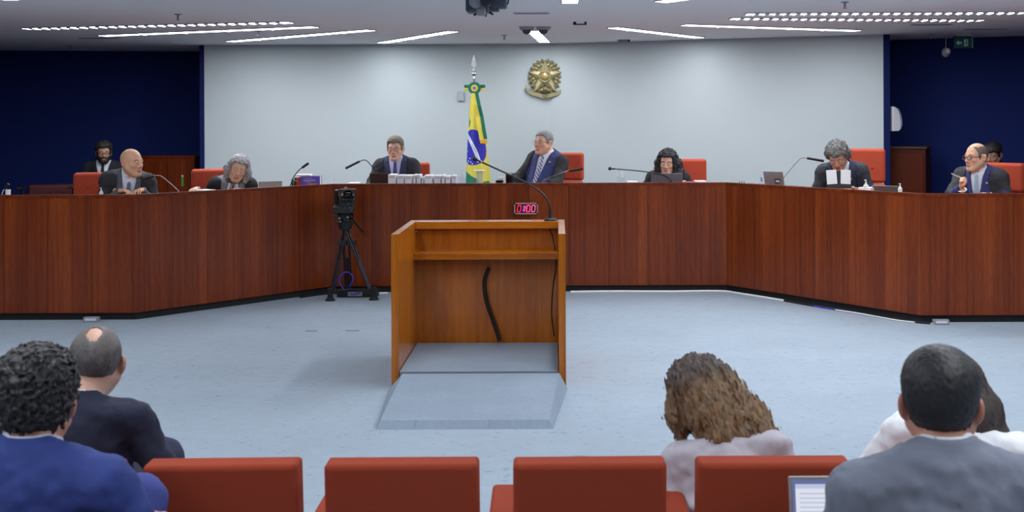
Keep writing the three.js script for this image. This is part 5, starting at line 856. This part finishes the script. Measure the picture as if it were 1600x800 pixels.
person({ x: at(112, 700, 3.62).x, d: 3.6, floor: 0, yaw: 176, head: { pos: at(149, 569, 3.78), pitch: 6, yaw: 25, roll: 2 }, headScale: 1.02, skin: 0xc99c86, skin2: 0xb55f50, fat: 0.5, shoulder: 0.19, neckOff: [0.03, -0.06, -0.06],
  hair: { color: 0x2e2b2b, tip: 0x6a6665, thick: 0.007, top: -0.002, strand: 0.0015, bald: [0.024, -0.068, 0.036], root: 0x5e5853 },
  legs: { kr: [-0.1, 0.58, 0.48], fr: [0.0, 0.3, 0.72] }, right: { w: [-0.2, 0.58, 0.3] }, left: { w: [0.2, 0.6, 0.36] }, clothes: { shirt: 0xd0d4e0, jacket: 0x161b33, trousers: 0x1f2742, fold: 0.005, seam: 1 }, label: 'man with a thinning crown in dark navy seen from behind' });
person({ x: at(1146, 700, 3.62).x, d: 3.6, floor: 0, yaw: 174, fem: 1, shoulder: 0.138, tilt: -0.28, head: { pos: at(1096, 625, 3.83), pitch: 22, yaw: 20, roll: -10 }, headScale: 1.03, skin: 0xd0a08a, skin2: 0xb8705f, neckOff: [-0.045, -0.075, -0.07],
  hair: { color: 0x4c3a2a, tip: 0xa07e58, root: 0x564840, thick: 0.018, top: 0.01, curl: 0.011, freq: 30, stretch: 0.4, strand: 0.008, lockK: 0.04, locks: [{ p: [[-0.06, 0.05, -0.02], [-0.1, -0.03, 0.0], [-0.12, -0.12, 0.0], [-0.125, -0.17, 0.01]], r: [0.045, 0.045, 0.035, 0.012] }, { p: [[0.06, 0.05, -0.02], [0.09, -0.03, 0.0], [0.095, -0.11, 0.03]], r: [0.045, 0.04, 0.018] }, { p: [[-0.03, 0.04, -0.08], [-0.05, -0.06, -0.11], [-0.09, -0.15, -0.14], [-0.14, -0.29, -0.15]], r: [0.06, 0.06, 0.045, 0.012] }, { p: [[0.03, 0.04, -0.08], [0.03, -0.06, -0.11], [0.03, -0.14, -0.14], [0.0, -0.25, -0.15]], r: [0.06, 0.055, 0.035, 0.012] }, { p: [[-0.01, 0.0, -0.1], [-0.02, -0.1, -0.14], [-0.05, -0.3, -0.16]], r: [0.05, 0.045, 0.012] }, { p: [[-0.06, 0.0, -0.09], [-0.11, -0.1, -0.11], [-0.19, -0.24, -0.13]], r: [0.05, 0.045, 0.012] }] },
  right: { w: [-0.12, 0.6, 0.4] }, left: { w: [0.17, 0.56, 0.22], hint: [0.25, -0.9, -0.3] }, sleeve: 0.008, clothes: { shirt: 0x2a2420, jacket: 0xb9b4bc, trousers: 0x2a1c1c, closed: 1, fold: 0.006, tone: 0.03 }, label: 'woman with wavy brown hair in a pale grey jacket bending forward' });
person({ x: at(1474, 700, 2.62).x, d: 2.56, floor: 0, yaw: 176, head: { pos: at(1469, 634, 2.62), pitch: 4, yaw: -13, roll: 0 }, headScale: 1.0, skin: 0xc68f78, skin2: 0xb9604e, shoulder: 0.195, fat: 0.2,
  hair: { color: 0x111114, tip: 0x26262a, thick: 0.012, top: 0.012, strand: 0.0022, nape: 0.012 }, right: { w: [-0.12, 0.62, 0.34] }, left: { w: [0.14, 0.62, 0.34] }, sleeve: 0.004,
  clothes: { shirt: 0xe4e6ea, jacket: 0x747a88, trousers: 0x5c626e, fold: 0.005, seam: 1, tone: 0.04 }, label: 'black-haired man in a grey suit seen from behind at bottom right' });
person({ x: at(1482, 700, 3.7).x, d: 3.62, floor: 0, yaw: 180, fem: 1, shoulder: 0.18, head: { pos: at(1484, 612, 3.8), pitch: 16, yaw: 4, roll: 0 }, headScale: 1.02, skin: 0xcf9f88, skin2: 0xb8705f, neckOff: [0, -0.06, -0.05],
  hair: { color: 0x241c1b, tip: 0x4a3c36, thick: 0.012, top: 0.006, strand: 0.003, lockK: 0.05, locks: [{ p: [[0.06, 0.04, -0.03], [0.095, -0.06, -0.04], [0.13, -0.15, -0.09], [0.15, -0.24, -0.11]], r: [0.045, 0.045, 0.042, 0.03] }, { p: [[-0.06, 0.04, -0.03], [-0.1, -0.06, -0.04], [-0.12, -0.17, -0.05], [-0.12, -0.26, -0.05]], r: [0.045, 0.045, 0.04, 0.015] }, { p: [[0, 0.03, -0.08], [-0.02, -0.08, -0.1], [-0.03, -0.26, -0.11]], r: [0.06, 0.06, 0.05] }] },
  right: { w: [-0.16, 0.6, 0.36] }, left: { w: [0.16, 0.6, 0.36] }, sleeve: 0.012, clothes: { shirt: 0xf0f0f0, jacket: 0xeceef2, trousers: 0x22242c, closed: 1, fold: 0.005, tone: 0.02 }, label: 'long dark-haired woman in white half hidden by the grey-suited man' });
{ // open laptop on the knees of the man in grey
  const tex = canvasTex(512, 320, (c, w, h) => { c.fillStyle = '#6b74a6'; c.fillRect(0, 0, w, h); c.fillStyle = '#eef2ff'; c.fillRect(12, 16, 330, 150); c.fillStyle = '#c9d2f2'; c.fillRect(12, 16, 330, 18); c.fillStyle = '#b9c2e6'; for (let i = 0; i < 6; i++) c.fillRect(30, 52 + i * 18, 180 + (i * 53) % 110, 4); c.fillStyle = '#8d97c9'; c.fillRect(12, 172, 330, 130); c.fillStyle = '#8a6fd0'; c.fillRect(300, 176, 26, 90); });
  const scr = new THREE.MeshStandardMaterial({ color: 0x222222, roughness: 0.3, emissive: 0xffffff, emissiveMap: tex, emissiveIntensity: 0.7 });
  const p = at(1330, 800, 3.02), o = base('laptop', [p.x, 0.6, -3.0], Math.PI); tag(o, 'open silver laptop with a lit screen on the grey-suited man', 'laptop');
  const w = 0.34, h = 0.235; part('keyboard_base', box(w, 0.016, 0.23, 0, 0.008, -0.115, 0.004), silver, o);
  const lid = new THREE.Group(); lid.name = 'lid'; lid.position.y = 0.016; lid.rotation.x = 0.18; o.add(lid);
  part('lid_shell', box(w, h, 0.008, 0, h / 2, 0, 0.003), silver, lid);
  const s = new THREE.PlaneGeometry(w - 0.02, h - 0.02).rotateY(Math.PI).translate(0, h / 2, -0.0052); part('screen', s, scr, lid);
}

renderer.render(scene, camera);
